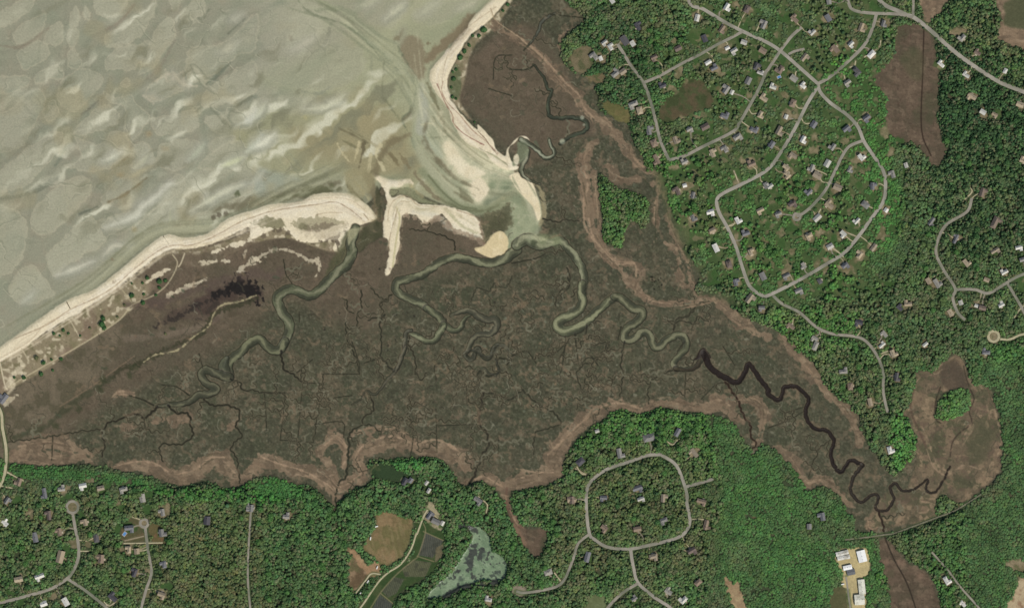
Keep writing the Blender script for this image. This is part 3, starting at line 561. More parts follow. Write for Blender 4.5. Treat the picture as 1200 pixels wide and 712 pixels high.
# ------------------------------------------------------------------ creeks
NCr = noise(11, 74, 2); CRK = []
def creek(s, hw, mid, pale=None, bank=(56, 57, 43), water=True, off=.35, depth=1.3):
    p = spline(P(s)); hw = np.atleast_1d(np.array(hw, float))*(1 if water and max(np.atleast_1d(hw)) > 1.6 else .78)
    mid = tuple(q*.9 for q in mid) if mid[0] > 60 else mid
    if pale: pale = tuple(q*.94 for q in pale)
    npt = len(P(s)); seed = int(abs(p[:, 0].sum()*7+p[:, 1].sum()*3)) % 9973; rc = np.random.default_rng(seed)
    L = np.r_[0, np.cumsum(np.hypot(*np.diff(p, axis=0).T))]; m_ = max(4, int(L[-1]/.9)); u = np.linspace(0, L[-1], m_)
    p = np.stack([np.interp(u, L, p[:, 0]), np.interp(u, L, p[:, 1])], 1)
    t = np.gradient(p, axis=0); n = np.stack([-t[:, 1], t[:, 0]], 1); n /= np.linalg.norm(n, axis=1)[:, None]+1e-6
    thin = hw.max() < 1.7
    amp = (.18 if npt <= 3 else 1.05) if thin else .45
    ph = rc.uniform(0, 6.28, 3); wob = np.sin(u/1.35+ph[0]+1.2*np.sin(u/4.1+ph[1]))*.6+np.sin(u/2.9+ph[2])*.6
    p = p+n*(wob*amp*np.minimum(1, np.minimum(u, L[-1]-u)/3))[:, None]
    if len(p) > 14: CRK.append((p, n, hw.mean()))
    w, D = ldist(p, hw, 8)
    D0 = D+N3[w]*(.12 if thin else .35)
    put(w, D0-(.9 if thin else 1.4), (116, 104, 84), 1.4, .42 if npt > 3 else .2)
    put(w, D0-(.35 if thin else .6), tuple(q*(.86 if thin else .76) for q in bank), 1.2, .95)
    put(w, D0+.45, tuple(q*.86 for q in mid) if thin else mid, 1.4, .95)
    if hw.max() > 1.8:
        put(w, D0+1.2+NCr[w]*1.6, tuple(q*.72 for q in mid), 2.4, .55)
        put(w, D0+1.6+N3[w]*.8, tuple(q*1.10 for q in mid), 2.2, .45)
    if water:
        CL[w][D0 < -.2] = 3
    HT[w] -= sst(-1.6, 1.6, -D0)*depth
    if pale is not None:
        hh = np.interp(np.linspace(0, 1, len(p)), np.linspace(0, 1, len(hw)), hw)
        sw = np.sin(u/9.5+ph[0])
        q = p+n*(hh*(off+.25)*sw)[:, None]
        w, D = ldist(q, hw*.30, 8)
        put(w, D+N8[w]*1.1+NCr[w]*1.0, pale, 2.2, .8)
        for side in (-1, 1):        # deep, dark outer banks of the bends
            on = side*sw < -.15
            q = p+n*(hh*.62*side)[:, None]
            k0 = 0
            while k0 < len(p)-3:
                if on[k0]:
                    k1 = k0
                    while k1 < len(p)-1 and on[k1]: k1 += 1
                    if k1-k0 > 3: w, D = ldist(q[k0:k1], [.2, hw.mean()*.44, hw.mean()*.4, .2], 6); put(w, D+N3[w]*.5, (58, 60, 45), 2.0, .85)
                    k0 = k1
                else: k0 += 1

G1 = (112, 114, 87); PL = (158, 157, 128)
poly('B2 505,60 522,120 522,190 530,265 480,300 430,340 400,330 410,285 445,240 500,205 508,180 495,110', tex((82, 80, 60), ((66, 68, 48), N8, .0, .8, .6), ((104, 98, 76), -N8, .2, .9, .6)), 3, nz=(N5b, 1.2), ht=.2, hs=5)
poly('B2 380,250 400,330 370,385 320,420 290,450 310,380 340,335', tex((84, 84, 60), ((66, 72, 50), N8, 0, .8, .6)), 5, op=.8, nz=(N5b, 1.5))
poly('B2 945,195 1000,168 1062,140 1068,225 1040,250 990,262 955,300', tex((98, 95, 72), ((78, 78, 57), N12b, .0, .3, .6), ((126, 120, 92), -N7c, .3, .5, .6)), 5, op=.85, nz=(N7c+N3, 2.6))
poly('B2 912,325 950,312 985,270 1020,252 1052,285 1045,340 1010,368 950,352', tex((212, 194, 152), ((224, 208, 170), N8, 0, .8, .6)), 2.2, nz=(N5b, .6))
creek('B2 415,240 395,300 400,340 380,390 330,430 290,470 250,510 210,520 160,495 110,505 88,540 110,590 140,640 130,690 E4 700,400', [5, 6, 5.2, 5.2, 5.3, 5.8, 5.6, 5.2], (106, 110, 82), (140, 138, 110))
poly('B2 385,250 420,240 445,235 400,290 385,310', (160, 156, 122), 2.5, op=.8)
creek('E4 715,375 690,420 640,430 600,400 560,360 500,380 440,440 385,480 360,520 370,590', [5.2, 5.2, 4.9, 5.0, 5.2], (94, 96, 72), (132, 132, 100), bank=(48, 50, 36))
creek('E4 350,480 330,530 360,590', [3, 6.5, 4], (76, 80, 60), (94, 96, 74))
creek('E4 370,600 300,580 220,550 190,590 230,640 290,670 250,700 170,712 C1 780,255 710,262 655,270', [5.0, 4.8, 4.3, 4.2, 4.2, 3.8, 2.6, 1.6], (84, 84, 64), (116, 114, 88), bank=(46, 46, 34))
creek('C1 655,270 630,300 600,315 550,300 500,325 460,335 430,365 430,400 435,440 425,480', [1.5, 1.2, .8], (52, 46, 38), water=False, depth=.6)
creek('C1 700,265 740,300 780,295 795,340 800,400 740,430 680,425 665,460 680,500', [1.5, 1, .6], (48, 44, 36), water=False, depth=.6)
creek('C1 850,240 880,265 940,265 990,280 1000,320 980,350 1010,385 980,420 960,450 985,480 1000,590', [1.3, .9, .6], (54, 50, 40), water=False, depth=.5)
creek('C1 640,265 590,240 540,225', [1, .5], (60, 54, 44), water=False, depth=.4)
creek('C1 790,225 740,190 675,180', [.8, .5], (56, 54, 42), water=False, depth=.4)
creek('C1 960,155 1000,170 1010,200 1068,205 C2 40,215 120,212', [1, .7, .5], (58, 54, 44), water=False, depth=.4)
creek('C1 430,365 330,375 210,395 100,410 20,420', [.7, .4], (92, 78, 62), water=False, depth=.3)
creek('B3 20,330 B2 1068,345 1030,372 960,385 880,370 820,362 760,385 700,430 640,450 592,462 580,490 610,520 680,550 740,590 780,625', [6, 5, 4.6, 4.4, 4.4, 4.6, 4.4, 4.2], (104, 106, 80), (144, 144, 112))
creek('E1 0,150 60,190 110,230 140,270 170,305 230,335 290,310 310,240 360,210', [4, 4, 4, 3, 2.5, 1.5], (98, 102, 76), (128, 128, 98))
creek('E1 200,210 250,185 340,170 400,190 440,225 510,245 570,240 590,280 570,330 510,365 430,365 390,400 350,480 320,540', [1.5, 3, 4, 4, 3.6, 3.2, 3, 2.4], (88, 86, 68), (118, 114, 90))
creek('E1 320,540 350,575 390,560 400,510 430,480 450,530 490,570 530,555 550,490 590,450 640,455 670,490', [2.4, 2.6, 2, 1.8, 1.4], (66, 66, 50), (110, 108, 88))
creek('E1 570,575 630,560 680,590 670,620', [1, 1.2, .8], (62, 62, 48), water=False)
creek('E1 570,570 590,620 600,670 560,712 480,650 440,660', [1.4, 1.6, 1.2], (60, 60, 46), (104, 102, 82))
creek('E1 140,290 100,370 60,420 0,425 E2 1000,385 930,355', [4, 4, 3, 3.4, 2.4], (112, 116, 86), (150, 150, 118))
creek('E2 940,335 900,345 890,400 880,500 850,560 830,640 790,670', [1.8, 2.4, 2.2, 2.0, 1.5], (84, 82, 66), (112, 108, 88))
creek('E2 790,670 740,620 690,560 690,460 690,400 680,300 690,230 720,200 E2 680,215 580,250', [1.4, 1, .8, .8, 1.2, .8], (66, 66, 54), water=False, depth=.5)
creek('E2 690,150 680,100 720,75 780,35', [.8, .9, .7], (52, 48, 38), water=False, depth=.4)
creek('E2 740,80 700,80 640,20 600,-20', [.7, .5], (56, 52, 42), water=False, depth=.4)
creek('E2 520,0 520,150 490,200 485,300', [.8, .5], (56, 52, 42), water=False, depth=.4)
creek('E2 360,60 405,100 410,180 460,190', [.4, .8, .5], (58, 54, 42), water=False, depth=.4)
creek('E2 395,260 395,380 440,470 490,600 505,700', [.7, .8, .7], (54, 52, 42), water=False, depth=.4)
creek('E2 560,600 670,560', [.5, .7], (50, 48, 40), water=False, depth=.4)
creek('E2 920,380 930,480 970,560 975,700 C2 665,130 690,160 710,130', [.8, .6], (60, 54, 44), water=False, depth=.4)
creek('C2 625,20 590,110 545,160 500,220 460,205 435,240 400,262', [1.9, 1.8, 1.4, .9, .6], (88, 84, 68), (110, 104, 84), depth=.7)
creek('C2 480,235 490,290 450,310 445,340', [1, .8], (58, 52, 42), water=False, depth=.4)
creek('C2 520,375 470,345 420,360 390,385 385,480 375,560 340,600 330,700', [.6, .8, 1.4, 1.3, .8, .8], (62, 64, 50), water=False, depth=.4)
creek('C2 865,50 900,35 950,60 990,50 1000,20 1040,20 1068,50', [1.5, 1.6, 1.2], (64, 64, 50), (112, 108, 88))
creek('C2 1000,70 1012,120 970,145 930,125 930,180 950,210 1000,220 1068,240 C3 40,200 60,220 110,260 190,310 190,350 100,380 90,470', [1.4, 1.4, 1.2, 1, .8, .6], (72, 72, 58), water=False, depth=.4)
creek('C2 950,210 935,280 930,340 960,380 970,430 940,480 910,560 890,590', [1.4, 1.2, 1.2, 1.5], (66, 60, 50), water=False, depth=.5)
creek('B2 1068,440 1040,490 1000,470 970,500 920,490 900,540', [.6, .7, .5], (92, 94, 76), water=False, depth=.3)
for s in ('C2 275,135 430,135', 'C2 282,135 270,240 250,345 240,420', 'C2 270,240 400,225', 'C2 120,210 115,300 100,410', 'C2 190,170 280,175', 'C2 190,215 175,400', 'C2 100,410 240,420', 'C2 245,345 360,335 365,400',
          'C2 400,0 430,90 430,135', 'C2 450,90 520,70', 'C2 640,230 640,310 540,345 520,390', 'C2 640,310 655,400 645,470', 'C2 750,280 755,460', 'C2 760,350 920,345', 'C2 35,215 45,370', 'C2 20,210 120,215',
          'C2 750,160 745,100 780,90', 'C2 1010,400 1010,480', 'C3 725,130 720,230', 'C3 535,90 540,150', 'A2 990,330 1000,240 1068,230', 'A2 970,370 1068,400', 
          'C4 0,360 80,330 150,290', 'C1 220,395 215,495', 'B2 115,370 125,430 150,470', 'B2 180,590 180,630', 'C3 790,240 850,180 890,170', 'C3 930,100 880,20', 'C1 600,320 610,390', 'C1 830,50 845,110', 'C4 60,300 160,270'):
    creek(s, [.45, .35], (58, 52, 42), water=False, depth=.25)
creek('C2 105,40 115,110 150,135 200,170', [1.5, 1.2, .8], (50, 46, 38), water=False, depth=.5)
creek('C2 170,130 235,75', [.6, .5], (54, 52, 42), water=False, depth=.3)
creek('B2 640,245 700,250 760,265 820,290 830,330', [.4, .6, .8], (62, 50, 42), water=False, depth=.3)
creek('B3 20,310 60,285 90,300 120,310 160,300 200,290 230,320 270,370 300,430 E3 230,170', [6, 7, 5, 4.5, 4.6, 4.4, 4.2], (116, 119, 91), (156, 156, 124))
blob('B3 130,285 180,290', 7, (126, 132, 98), 8, .8); blob('B3 80,285', 6, (150, 154, 122), 8, .7); blob('B3 90,300', 3.4, (66, 72, 50), 3, .8, nz=(N5b, 1.5)); stroke('B3 60,275 110,280 170,300', 2.4, (182, 180, 146), 5, op=.6, nz=(N5b, 1.5))
creek('E3 225,120 220,180 230,240 180,300 100,340 68,380 100,412 170,410 240,370 310,300 430,200', [4.4, 5, 5.5, 6, 6, 5, 4.4, 4.4], (104, 107, 79), (158, 158, 122), off=.15)
creek('E3 430,200 480,215 540,270 600,290 590,340 520,390 490,430 500,470 560,460 600,420 650,440 670,500 700,520 760,470 820,440 870,460 880,510 840,570 800,610 815,650', [4.6, 5, 5.2, 4.6, 4.4, 4.2, 4.6, 4.2, 4, 3.8, 3.4], (96, 98, 72), (136, 134, 104), off=.2)
creek('E3 815,650 890,655 950,630 985,570', [3, 2.6, 3], (62, 54, 40), (80, 74, 54))
DK = (36, 27, 21)
poly('C3 755,78 770,62 785,35 800,28 815,40 832,68 812,70 795,62 775,75', DK, 1.6, cl=3, nz=(N3, .5))
creek('C3 800,50 830,110 890,150 940,170 970,130 990,95 1030,150 1068,200 C4 0,215 40,245 60,220 70,190 120,190 170,240 155,300 190,360 240,370 275,410 262,480 300,545 345,495 395,515', [3.4, 2.8, 2.3, 2.1, 1.9, 1.8, 1.8, 1.75], DK, bank=(46, 38, 30))
creek('C4 395,515 360,560 345,620 385,670 440,635 460,650 450,695 490,705 525,660 510,610 535,590 555,620 610,615 665,575 660,620 690,630 720,600 740,560 760,520', [1.75, 1.3, 1.15, 1.0, .9, .7], (48, 42, 34), bank=(52, 44, 36))
creek('D5 345,225 370,260 385,320 395,370', [1.2, 1.2, 1], (54, 42, 34), bank=(56, 46, 38), water=False)
creek('C3 890,170 920,210 950,260 960,300 990,340 1000,400 1020,430 1000,450', [1.4, 1.4, 1.2, 1.2, .7], (56, 44, 36), bank=(60, 48, 38), water=False, depth=.6)
creek('C4 260,410 220,440 190,500 170,560', [.5, .5], (56, 50, 40), water=False, depth=.3)
for s in ('C3 470,0 455,80 462,150 450,230', 'C3 670,120 600,150 570,190 570,260', 'C3 405,0 350,80 290,100 270,150 300,210', 'E3 120,450 120,520 80,590', 'E3 180,430 190,520 200,600', 'E3 255,380 250,470 300,500 390,490 380,540 330,580 250,590 210,660',
          'B3 770,560 740,600 690,620 670,660', 'E3 1020,230 950,250 890,320 830,330', 'E3 800,410 830,350 920,370 950,330 1020,355', 'B3 130,200 180,212 230,205 280,210', 'C3 720,0 690,40', 'E3 130,20 150,110 70,190 60,260', 'E3 470,390 450,470', 'C3 220,20 210,100 200,140',
          'C3 150,60 190,40 230,0', 'C3 0,60 60,40 100,90', 'B3 0,385 100,365 140,345', 'B3 230,440 240,480 200,520', 'C3 330,60 360,100'):
    creek(s, [.9, .7, .5], (70, 68, 56), water=False, depth=.35)
stroke('P 575,10 A2 1000,85 1068,135 A3 30,155 65,188 125,235 150,270', .55, (162, 142, 114), 1.3, op=.85, nz=(N3, .25))
creek('A3 90,270 130,320 150,370 165,380 150,440 165,490 240,490 300,500 312,540 240,570 200,600', [1, 1.4, 1.8, 2, 2.4, 2, 1.6], (56, 62, 48), (84, 92, 72))
creek('A3 -10,290 60,290 95,270', [.5, 1], (62, 66, 50), water=False, depth=.4)
creek('A3 180,55 130,85 100,150 50,210', [1.6, 2.5, 1.2, .6], (104, 106, 92), water=False, depth=.4)
creek('A3 160,60 300,75', [.6, .4], (62, 66, 50), water=False, depth=.3)
stroke('E5 480,260 540,380 600,395 640,350 600,280 590,230', [2, 2.4, 2.2, 1.8], (90, 94, 74), 2, op=.9)
creek('E5 360,240 430,280 490,320 540,375 600,392 640,350 610,290 595,240', [3, 2.6, 2.4, 2.2, 2, 1.6], (128, 132, 108), (176, 178, 152), off=.1)
blob('E5 705,255', 3.2, (146, 148, 126), 2.6, .9); blob('E5 870,55', 2.4, (150, 152, 132), 2, .8); blob('E5 885,115', 1.6, (140, 142, 122), 2, .7)
creek('E5 420,330 400,400 360,470 380,540 440,580 520,610', [2, 3, 2.4, 1, .8], (128, 130, 104), (170, 168, 140))
poly('E5 330,260 410,280 420,350 370,420 300,460 290,420 330,330', (112, 120, 92), 3, op=.8, cl=3)
poly('E5 300,380 330,360 345,400 330,450 300,430', T_sand, 2, op=.85)
stroke('B3 555,40 590,90 600,150 598,300', .5, (62, 66, 48), 1.3, op=.8)
stroke('B3 570,560 640,575 760,560', 1.4, (66, 70, 54), 3, op=.7)
for k in range(16):
    blob(f'B3 {rg.uniform(575,625)},{rg.uniform(435,495)}', rg.uniform(.4, 1.2), (34, 34, 26), 1.2, .9, nz=(N3, .8))

rt = np.random.default_rng(404)
def trib(x, y, a, L_, h0, lvl):
    pts = [(x, y)]; k_ = rt.normal(0, .1); ph = rt.uniform(0, 6.28); a0 = a
    for q in range(int(L_)):
        a0 += rt.normal(0, .10); a = a0+.95*math.sin(q*.62+ph)+rt.normal(0, .18)
        x += math.cos(a)*1.25; y += math.sin(a)*1.25
        i, j = int((x-X0)/S), int((y-Y0)/S)
        if not (0 <= i < W and 0 <= j < H) or CL[j, i] != 2: break
        pts.append((x, y))
        if lvl < 2 and rt.random() < .07: trib(x, y, a+rt.choice([-1, 1])*rt.uniform(.7, 1.4), L_*.5, h0*.7, lvl+1)
    if len(pts) < 4: return
    p = spline(pts, n=2); w, D = ldist(p, [h0, h0*.35], 4); ok = CL[w] == 2
    put(w, np.where(ok, D-.95, 9), (118, 108, 87), 1.3, .42)
    put(w, np.where(ok, D-.25, 9), (50, 49, 37) if rt.random() < .75 else (106, 106, 87), 1.0, .9)
    HT[w] -= sst(-1, 1, -D)*.3
for k in range(170):
    p, n, hm = CRK[rt.integers(0, len(CRK))]
    q = rt.integers(2, len(p)-2); sd = rt.choice([-1, 1])
    st = p[q]+n[q]*sd*(hm+.6)
    trib(st[0], st[1], math.atan2(n[q][1]*sd, n[q][0]*sd), rt.uniform(10, 34), rt.uniform(.35, .6), 0)
for k in range(90):
    trib(rt.uniform(520, 720), rt.uniform(340, 480), rt.uniform(0, 6.28), rt.uniform(10, 26), rt.uniform(.35, .6), 1)
# relic creeklets, salt pans and wrack flecks everywhere on the marsh
rgm = np.random.default_rng(33)
def marshy(x, y):
    i, j = int((x-X0)/S), int((y-Y0)/S)
    return 0 <= i < W and 0 <= j < H and CL[j, i] == 2
for k in range(3000):
    x, y = rgm.uniform(0, 1180), rgm.uniform(20, 620)
    mid = 430 < x < 720 and 330 < y < 500
    if not marshy(x, y) or (not mid and rgm.random() < .45): continue
    a = rgm.uniform(0, 6.28); curl = rgm.normal(0, .25); n = rgm.integers(5, 16); pts = [(x, y)]
    for q in range(n):
        a += curl+rgm.normal(0, .45); curl = curl*.8+rgm.normal(0, .18); x += math.cos(a)*1.4; y += math.sin(a)*1.4; pts.append((x, y))
    p = spline(pts, n=2)
    kind = rgm.random()
    w, D = ldist(p, [rgm.uniform(.25, .6) if mid else rgm.uniform(.15, .4), .15], 4)
    m_ = (CL[w] == 2)
    if kind < .62:
        put(w, np.where(m_, D-.55, 9), (116, 110, 90), 1.1, .5 if mid else .3); put(w, np.where(m_, D-.1, 9), (48, 47, 36), 1.0, .9 if mid else .6)
    elif kind < .8: put(w, np.where(m_, D-.1, 9), (134, 131, 110), 1.1, .7)
    else: put(w, np.where(m_, D-1.2, 9)+N3[w]*.8, (122, 105, 84), 1.8, .5)
for k in range(900):
    x, y = rgm.uniform(0, 1180), rgm.uniform(20, 620)
    if not marshy(x, y): continue
    a = rgm.uniform(-.6, .9); l = rgm.uniform(.3, 3.5); r = rgm.uniform(.3, 1.8)
    c = [(120, 104, 82), (128, 112, 90), (60, 64, 48), (66, 72, 54), (110, 98, 76), (74, 80, 62)][rgm.integers(0, 6)]
    p = np.array([(x-math.cos(a)*l, y-math.sin(a)*l), (x+math.cos(a)*l, y+math.sin(a)*l)])
    w, D = ldist(p, r, 5); D = D+N3[w]*1.1+N5b[w]*.8; put(w, np.where(CL[w] == 2, D, 9), c, 1.4, rgm.uniform(.25, .65))
# grain lines running along the reed belts
for s_, h_ in reeds:
    p = spline(P(s_)); hh = np.max(np.atleast_1d(h_))
    if len(p) < 6: continue
    t_ = np.gradient(p, axis=0); n_ = np.stack([-t_[:, 1], t_[:, 0]], 1); n_ /= np.linalg.norm(n_, axis=1)[:, None]+1e-6
    for q in range(int(len(p)*.45)):
        a0 = rgm.integers(0, max(1, len(p)-5)); L_ = rgm.integers(4, 12); off = rgm.uniform(-1, 1)*hh*.9
        w, D = ldist((p+n_*off)[a0:a0+L_], [.1, rgm.uniform(.3, .8), .1], 4)
        c = [(160, 138, 112), (96, 82, 66), (146, 124, 100), (86, 78, 60)][rgm.integers(0, 4)]
        D = D+N5b[w]*1.1+N3[w]*.4; put(w, np.where(CL[w] == 2, D, 9), c, 1.3, rgm.uniform(.35, .7))
tex_l1 = tex((60, 88, 46), ((72, 98, 54), N8, .0, .8, .6), ((84, 88, 58), N5b, .4, 1., .5))
# ------------------------------------------------------------------ wooded upland
UP = dict(ht=4.5, hs=14, cl=4)
south = ('C1 -200,500 40,503 140,520 260,515 400,515 480,535 560,548 640,568 700,590 760,602 850,580 900,590 940,612 1000,605 1068,572 '
         'C2 60,562 140,590 230,603 300,665 330,700 D2 650,265 690,200 C2 370,640 420,605 470,590 480,545 458,505 490,485 560,490 640,480 760,490 820,540 858,600 930,578 980,600 D3 500,140 545,200 560,260 640,410 690,462 720,455 752,350 740,325 640,310 580,240 575,160 600,140 '
         'C3 0,622 120,602 208,572 212,500 280,400 340,350 450,280 530,300 620,275 700,285 800,300 900,325 960,400 1010,470 C4 -20,425 60,480 130,565 165,625 230,602 290,640 335,712 D5 240,260 255,340 350,350 370,480 410,600 420,760 P 1045,800 -120,800')
east = ('A3 215,-200 225,0 300,75 235,135 205,200 235,290 330,335 355,400 375,465 480,515 505,600 540,640 562,712 B3 590,-10 640,40 660,150 700,235 800,268 800,300 712,318 740,370 790,420 765,490 785,520 885,518 925,580 1000,625 1068,650 '
        'C4 60,-30 130,40 200,105 240,185 300,245 370,300 402,400 460,490 520,560 600,492 618,430 592,330 545,300 580,280 612,180 620,122 690,122 780,50 830,95 852,175 930,195 962,330 980,520 905,612 D5 760,210 640,285 420,350 420,385 500,480 600,540 650,640 670,760 P 1120,800 1300,800 1300,-120 660,-120')
poly(south, T_floor, 3, R=16, nz=(N7c+N3*.6, 1.8), forest=1., **UP)
poly(east, T_floor, 3, R=16, nz=(N7c+N3*.6, 2.2), forest=1., **UP)
poly('B3 360,10 420,60 470,80 560,110 572,200 545,240 500,210 465,270 460,320 385,295 375,200', T_floor, 3, cl=4, nz=(N5b, .8), ht=3, forest=1.)
poly('C4 700,285 735,212 830,200 838,280 760,325 700,322', T_floor, 2, cl=4, nz=(N5b, .4), ht=3, forest=1.)
poly('D5 640,200 670,160 720,190 800,200 860,170 760,230 650,270', T_floor, 2, cl=4, nz=(N5b, .4), forest=1.)
blob('C4 1010,..'.replace('..', '290'), .1, T_floor)
poly('P 775,-20 1010,-20 1060,100 1060,330 900,360 830,330 775,220 760,100', tex((76, 94, 56), ((94, 98, 66), N12b, .05, .3, .6), ((62, 82, 46), -N12b, .05, .3, .6), ((122, 112, 86), N7c, .42, .6, .7)), 20, R=22, op=.9)
# bogs and openings stay bare
def clear(s, t, **k): poly(s, t, k.pop('soft', 3), forest=0, scrub=0, nz=k.pop('nz', (N7c+N3*.6, 2.2)), **k)
clear('A4 530,150 560,108 640,108 690,180 710,330 705,480 720,560 745,640 690,690 620,600 560,590 490,530 490,400 440,330 520,240', T_bog, cl=6)
stroke('A4 650,110 645,300 640,540 680,650', .7, (50, 40, 32), 1.5, op=.95)
poly('A4 550,230 640,210 640,330 590,320', (84, 84, 60), 8, op=.5)
clear('A4 625,-40 770,-40 720,40 680,90 655,85', T_reed, cl=6)
clear('A4 955,-60 1300,-60 1300,210 1068,205 1000,180 950,150 975,80', T_reed, cl=6)
poly('A4 990,60 1010,0 1300,-40 1300,120 1010,115', (78, 82, 58), 4, op=.85)
clear('A3 690,370 740,335 800,345 835,400 830,450 760,470 680,500 630,510 620,450', tex((80, 78, 54), ((92, 80, 60), N12b, 0, .3, .7), ((62, 72, 44), -N12b, .1, .3, .8), ((72, 84, 52), N7c, .3, .5, .6)), cl=6)
clear('A3 270,200 330,190 340,260 310,300 260,300 240,250', tex((110, 102, 76), ((128, 114, 90), N7c, .1, .3, .6), ((82, 86, 58), -N7c, .1, .3, .7)), op=.9)
clear('A3 380,430 450,440 490,470 480,510 420,490', tex((98, 96, 60), ((116, 104, 70), N8, 0, .8, .6)))
clear('A3 740,130 790,110 830,150 820,180 780,190 745,180', T_lawn)
clear('A3 310,315 390,310 375,345 330,340', tex((112, 100, 74), ((78, 86, 54), -N7c, .1, .3, .7)))
clear('D2 872,262 900,246 935,243 985,268 1052,280 1050,330 1030,400 1000,462 925,507 885,500 862,462 808,428 830,370 870,320', tex((120, 106, 74), ((142, 118, 88), N12b, .0, .3, .6), ((100, 98, 62), -N12b, .05, .3, .6), ((132, 118, 86), noise(2.5, 301, 2, 72, 9), .1, .6, .5), ((98, 90, 60), N7c, .4, .6, .5)), cl=7, nz=(N7c, .5), smooth=False)
clear('D2 735,475 790,470 840,530 800,600 765,640 740,580', tex((112, 94, 71), ((146, 124, 98), N7c, .1, .3, .7), ((90, 76, 56), -N7c, .1, .3, .6), ((98, 98, 66), N12b, .3, .5, .6)), cl=7)
clear('D2 740,430 770,430 830,500 870,480 890,540 850,560 800,510', tex((150, 122, 92), ((178, 158, 120), N8, 0, .8, .7)), cl=7)
clear('D2 1068,330 1040,470 930,530 870,600 780,712 720,800 1000,800 D3 0,712 30,640 130,580 210,520 250,400 240,340 180,300 100,300', tex((56, 74, 42), ((78, 84, 54), N8, 0, .8, .6)), nz=(N3, .3), cl=7)
clear('D4 655,575 680,560 700,600 720,580 745,640 770,760 730,760 690,680', tex((150, 128, 98), ((176, 160, 120), N8, 0, .8, .7), ((112, 86, 64), -N8, .3, .9, .7)), cl=7)
clear('D5 1068,560 1020,620 980,712 1000,780 1200,780 1200,560', tex((176, 158, 126), ((134, 106, 82), N8, .1, .8, .8)), cl=7)
clear('D5 975,490 1010,470 1068,480 1068,530 990,520', T_tan)
clear('D5 150,440 300,420 320,520 290,560 300,712 220,740 200,600 190,550', tex((186, 170, 124), ((164, 150, 112), N8, .0, .8, .6)), cl=7, nz=(N3, .3))
clear('D5 130,640 190,600 215,712 140,760', tex((86, 86, 58), ((104, 96, 68), N8, 0, .8, .6)), cl=7)
clear('D3 960,660 1020,650 1035,690 1000,760 930,760', tex((98, 106, 72), ((110, 118, 84), N8, 0, .8, .6)))
clear('D3 590,600 640,610 630,650 580,640', (140, 128, 112), cl=7)
clear('C2 480,520 540,510 600,540 670,560 660,580 560,580 490,560', tex((52, 68, 44), ((78, 84, 54), N8, .3, .9, .5)), nz=(N3, .4))
stroke('C2 500,515 480,540 495,570 560,582', .8, (104, 104, 72), 1.5, op=.7)
clear('D3 150,240 190,195 220,250 245,320 215,330 160,280', tex((158, 148, 118), ((120, 112, 92), N5b, .2, .8, .6)), cl=7)
clear('D1 640,265 690,280 700,330 700,380 600,385 590,330', tex((84, 82, 56), ((112, 92, 70), N5b, .1, .8, .6)))
clear('D1 730,310 770,300 800,380 740,400', tex((96, 88, 58), ((120, 88, 66), N5b, .1, .8, .6)))
clear('B4 1040,440 1068,430 1068,500 1035,490', T_lawn); clear('A4 750,120 830,120 810,150 760,150', T_tan)
clear('B3 420,390 500,330 560,360 620,440 700,540 600,560 520,470', tex((88, 82, 64), ((72, 76, 56), N8, 0, .8, .7), ((124, 104, 84), N5b, .4, 1, .6))) if False else None
# pond
POND = 'D3 370,330 420,318 470,370 480,430 530,460 556,510 530,575 450,572 380,592 330,602 240,652 165,662 210,600 280,540 350,440 390,370'
poly(POND, T_algae, 1.5, cl=5, forest=0, nz=(N3, .5), ht=1.2, hs=5)
for s, h in (('D3 405,400 395,450 375,500 390,560', [2, 6, 4, 3]), ('D3 440,430 420,470', [3, 4]), ('D3 470,500 500,500 520,490', 1.2), ('D3 330,308 370,320 410,345', [2, 3, 2]), ('D3 250,655 330,612 420,595 520,580 550,530', [1.6, 2.5, 2.2, 2, 1]), ('D3 330,530 300,560', 1.5), ('D3 470,440 460,480 500,520', 1.4)):  # dark open water; the stroke along the south edge paints in tree shade
    stroke(s, [q*.8 for q in h] if isinstance(h, list) else h*.8, (62, 64, 60), 1.6, op=.85, nz=(NAg*1.2+N3*.6, 2.6), forest=0, cl=5)
blob('D3 360,470 440,460 330,570 510,540', 3, (66, 72, 66), 3, .6, nz=(N3, 1.6))
# crop plots
PLOTS = ['D3 158,345 248,385 195,468 125,455', 'D3 210,420 248,400 240,470 205,490', 'D3 100,478 190,490 160,560 60,560 45,520', 'D2 960,560 1010,570 D3 20,640 D2 930,660 900,630', 'D2 890,645 950,690 930,800 840,740']
for i, s in enumerate(PLOTS):
    pp = P(s); a = math.degrees(math.atan2(pp[1][1]-pp[0][1], pp[1][0]-pp[0][0]))+ (60 if i != 1 else 80)
    str_ = np.sin((-(PX)*math.sin(math.radians(a))+PY*math.cos(math.radians(a)))*2.6)
    t = tex([(72, 74, 66), (104, 96, 72), (84, 86, 62), (76, 80, 62), (66, 70, 64)][i], ((98, 98, 80), str_, .0, .9, .55), ((58, 60, 50), N5b, .2, .9, .5))
    poly(s, t, 1.2, smooth=False, cl=7)
for s in ('D3 150,300 160,345 125,455 100,480 40,530 D2 950,570 895,635 840,720', 'D2 895,640 955,690', 'D3 150,340 250,385', 'D3 120,460 200,485'):
    stroke(s, .6, (132, 122, 92), 1.2, op=.85)

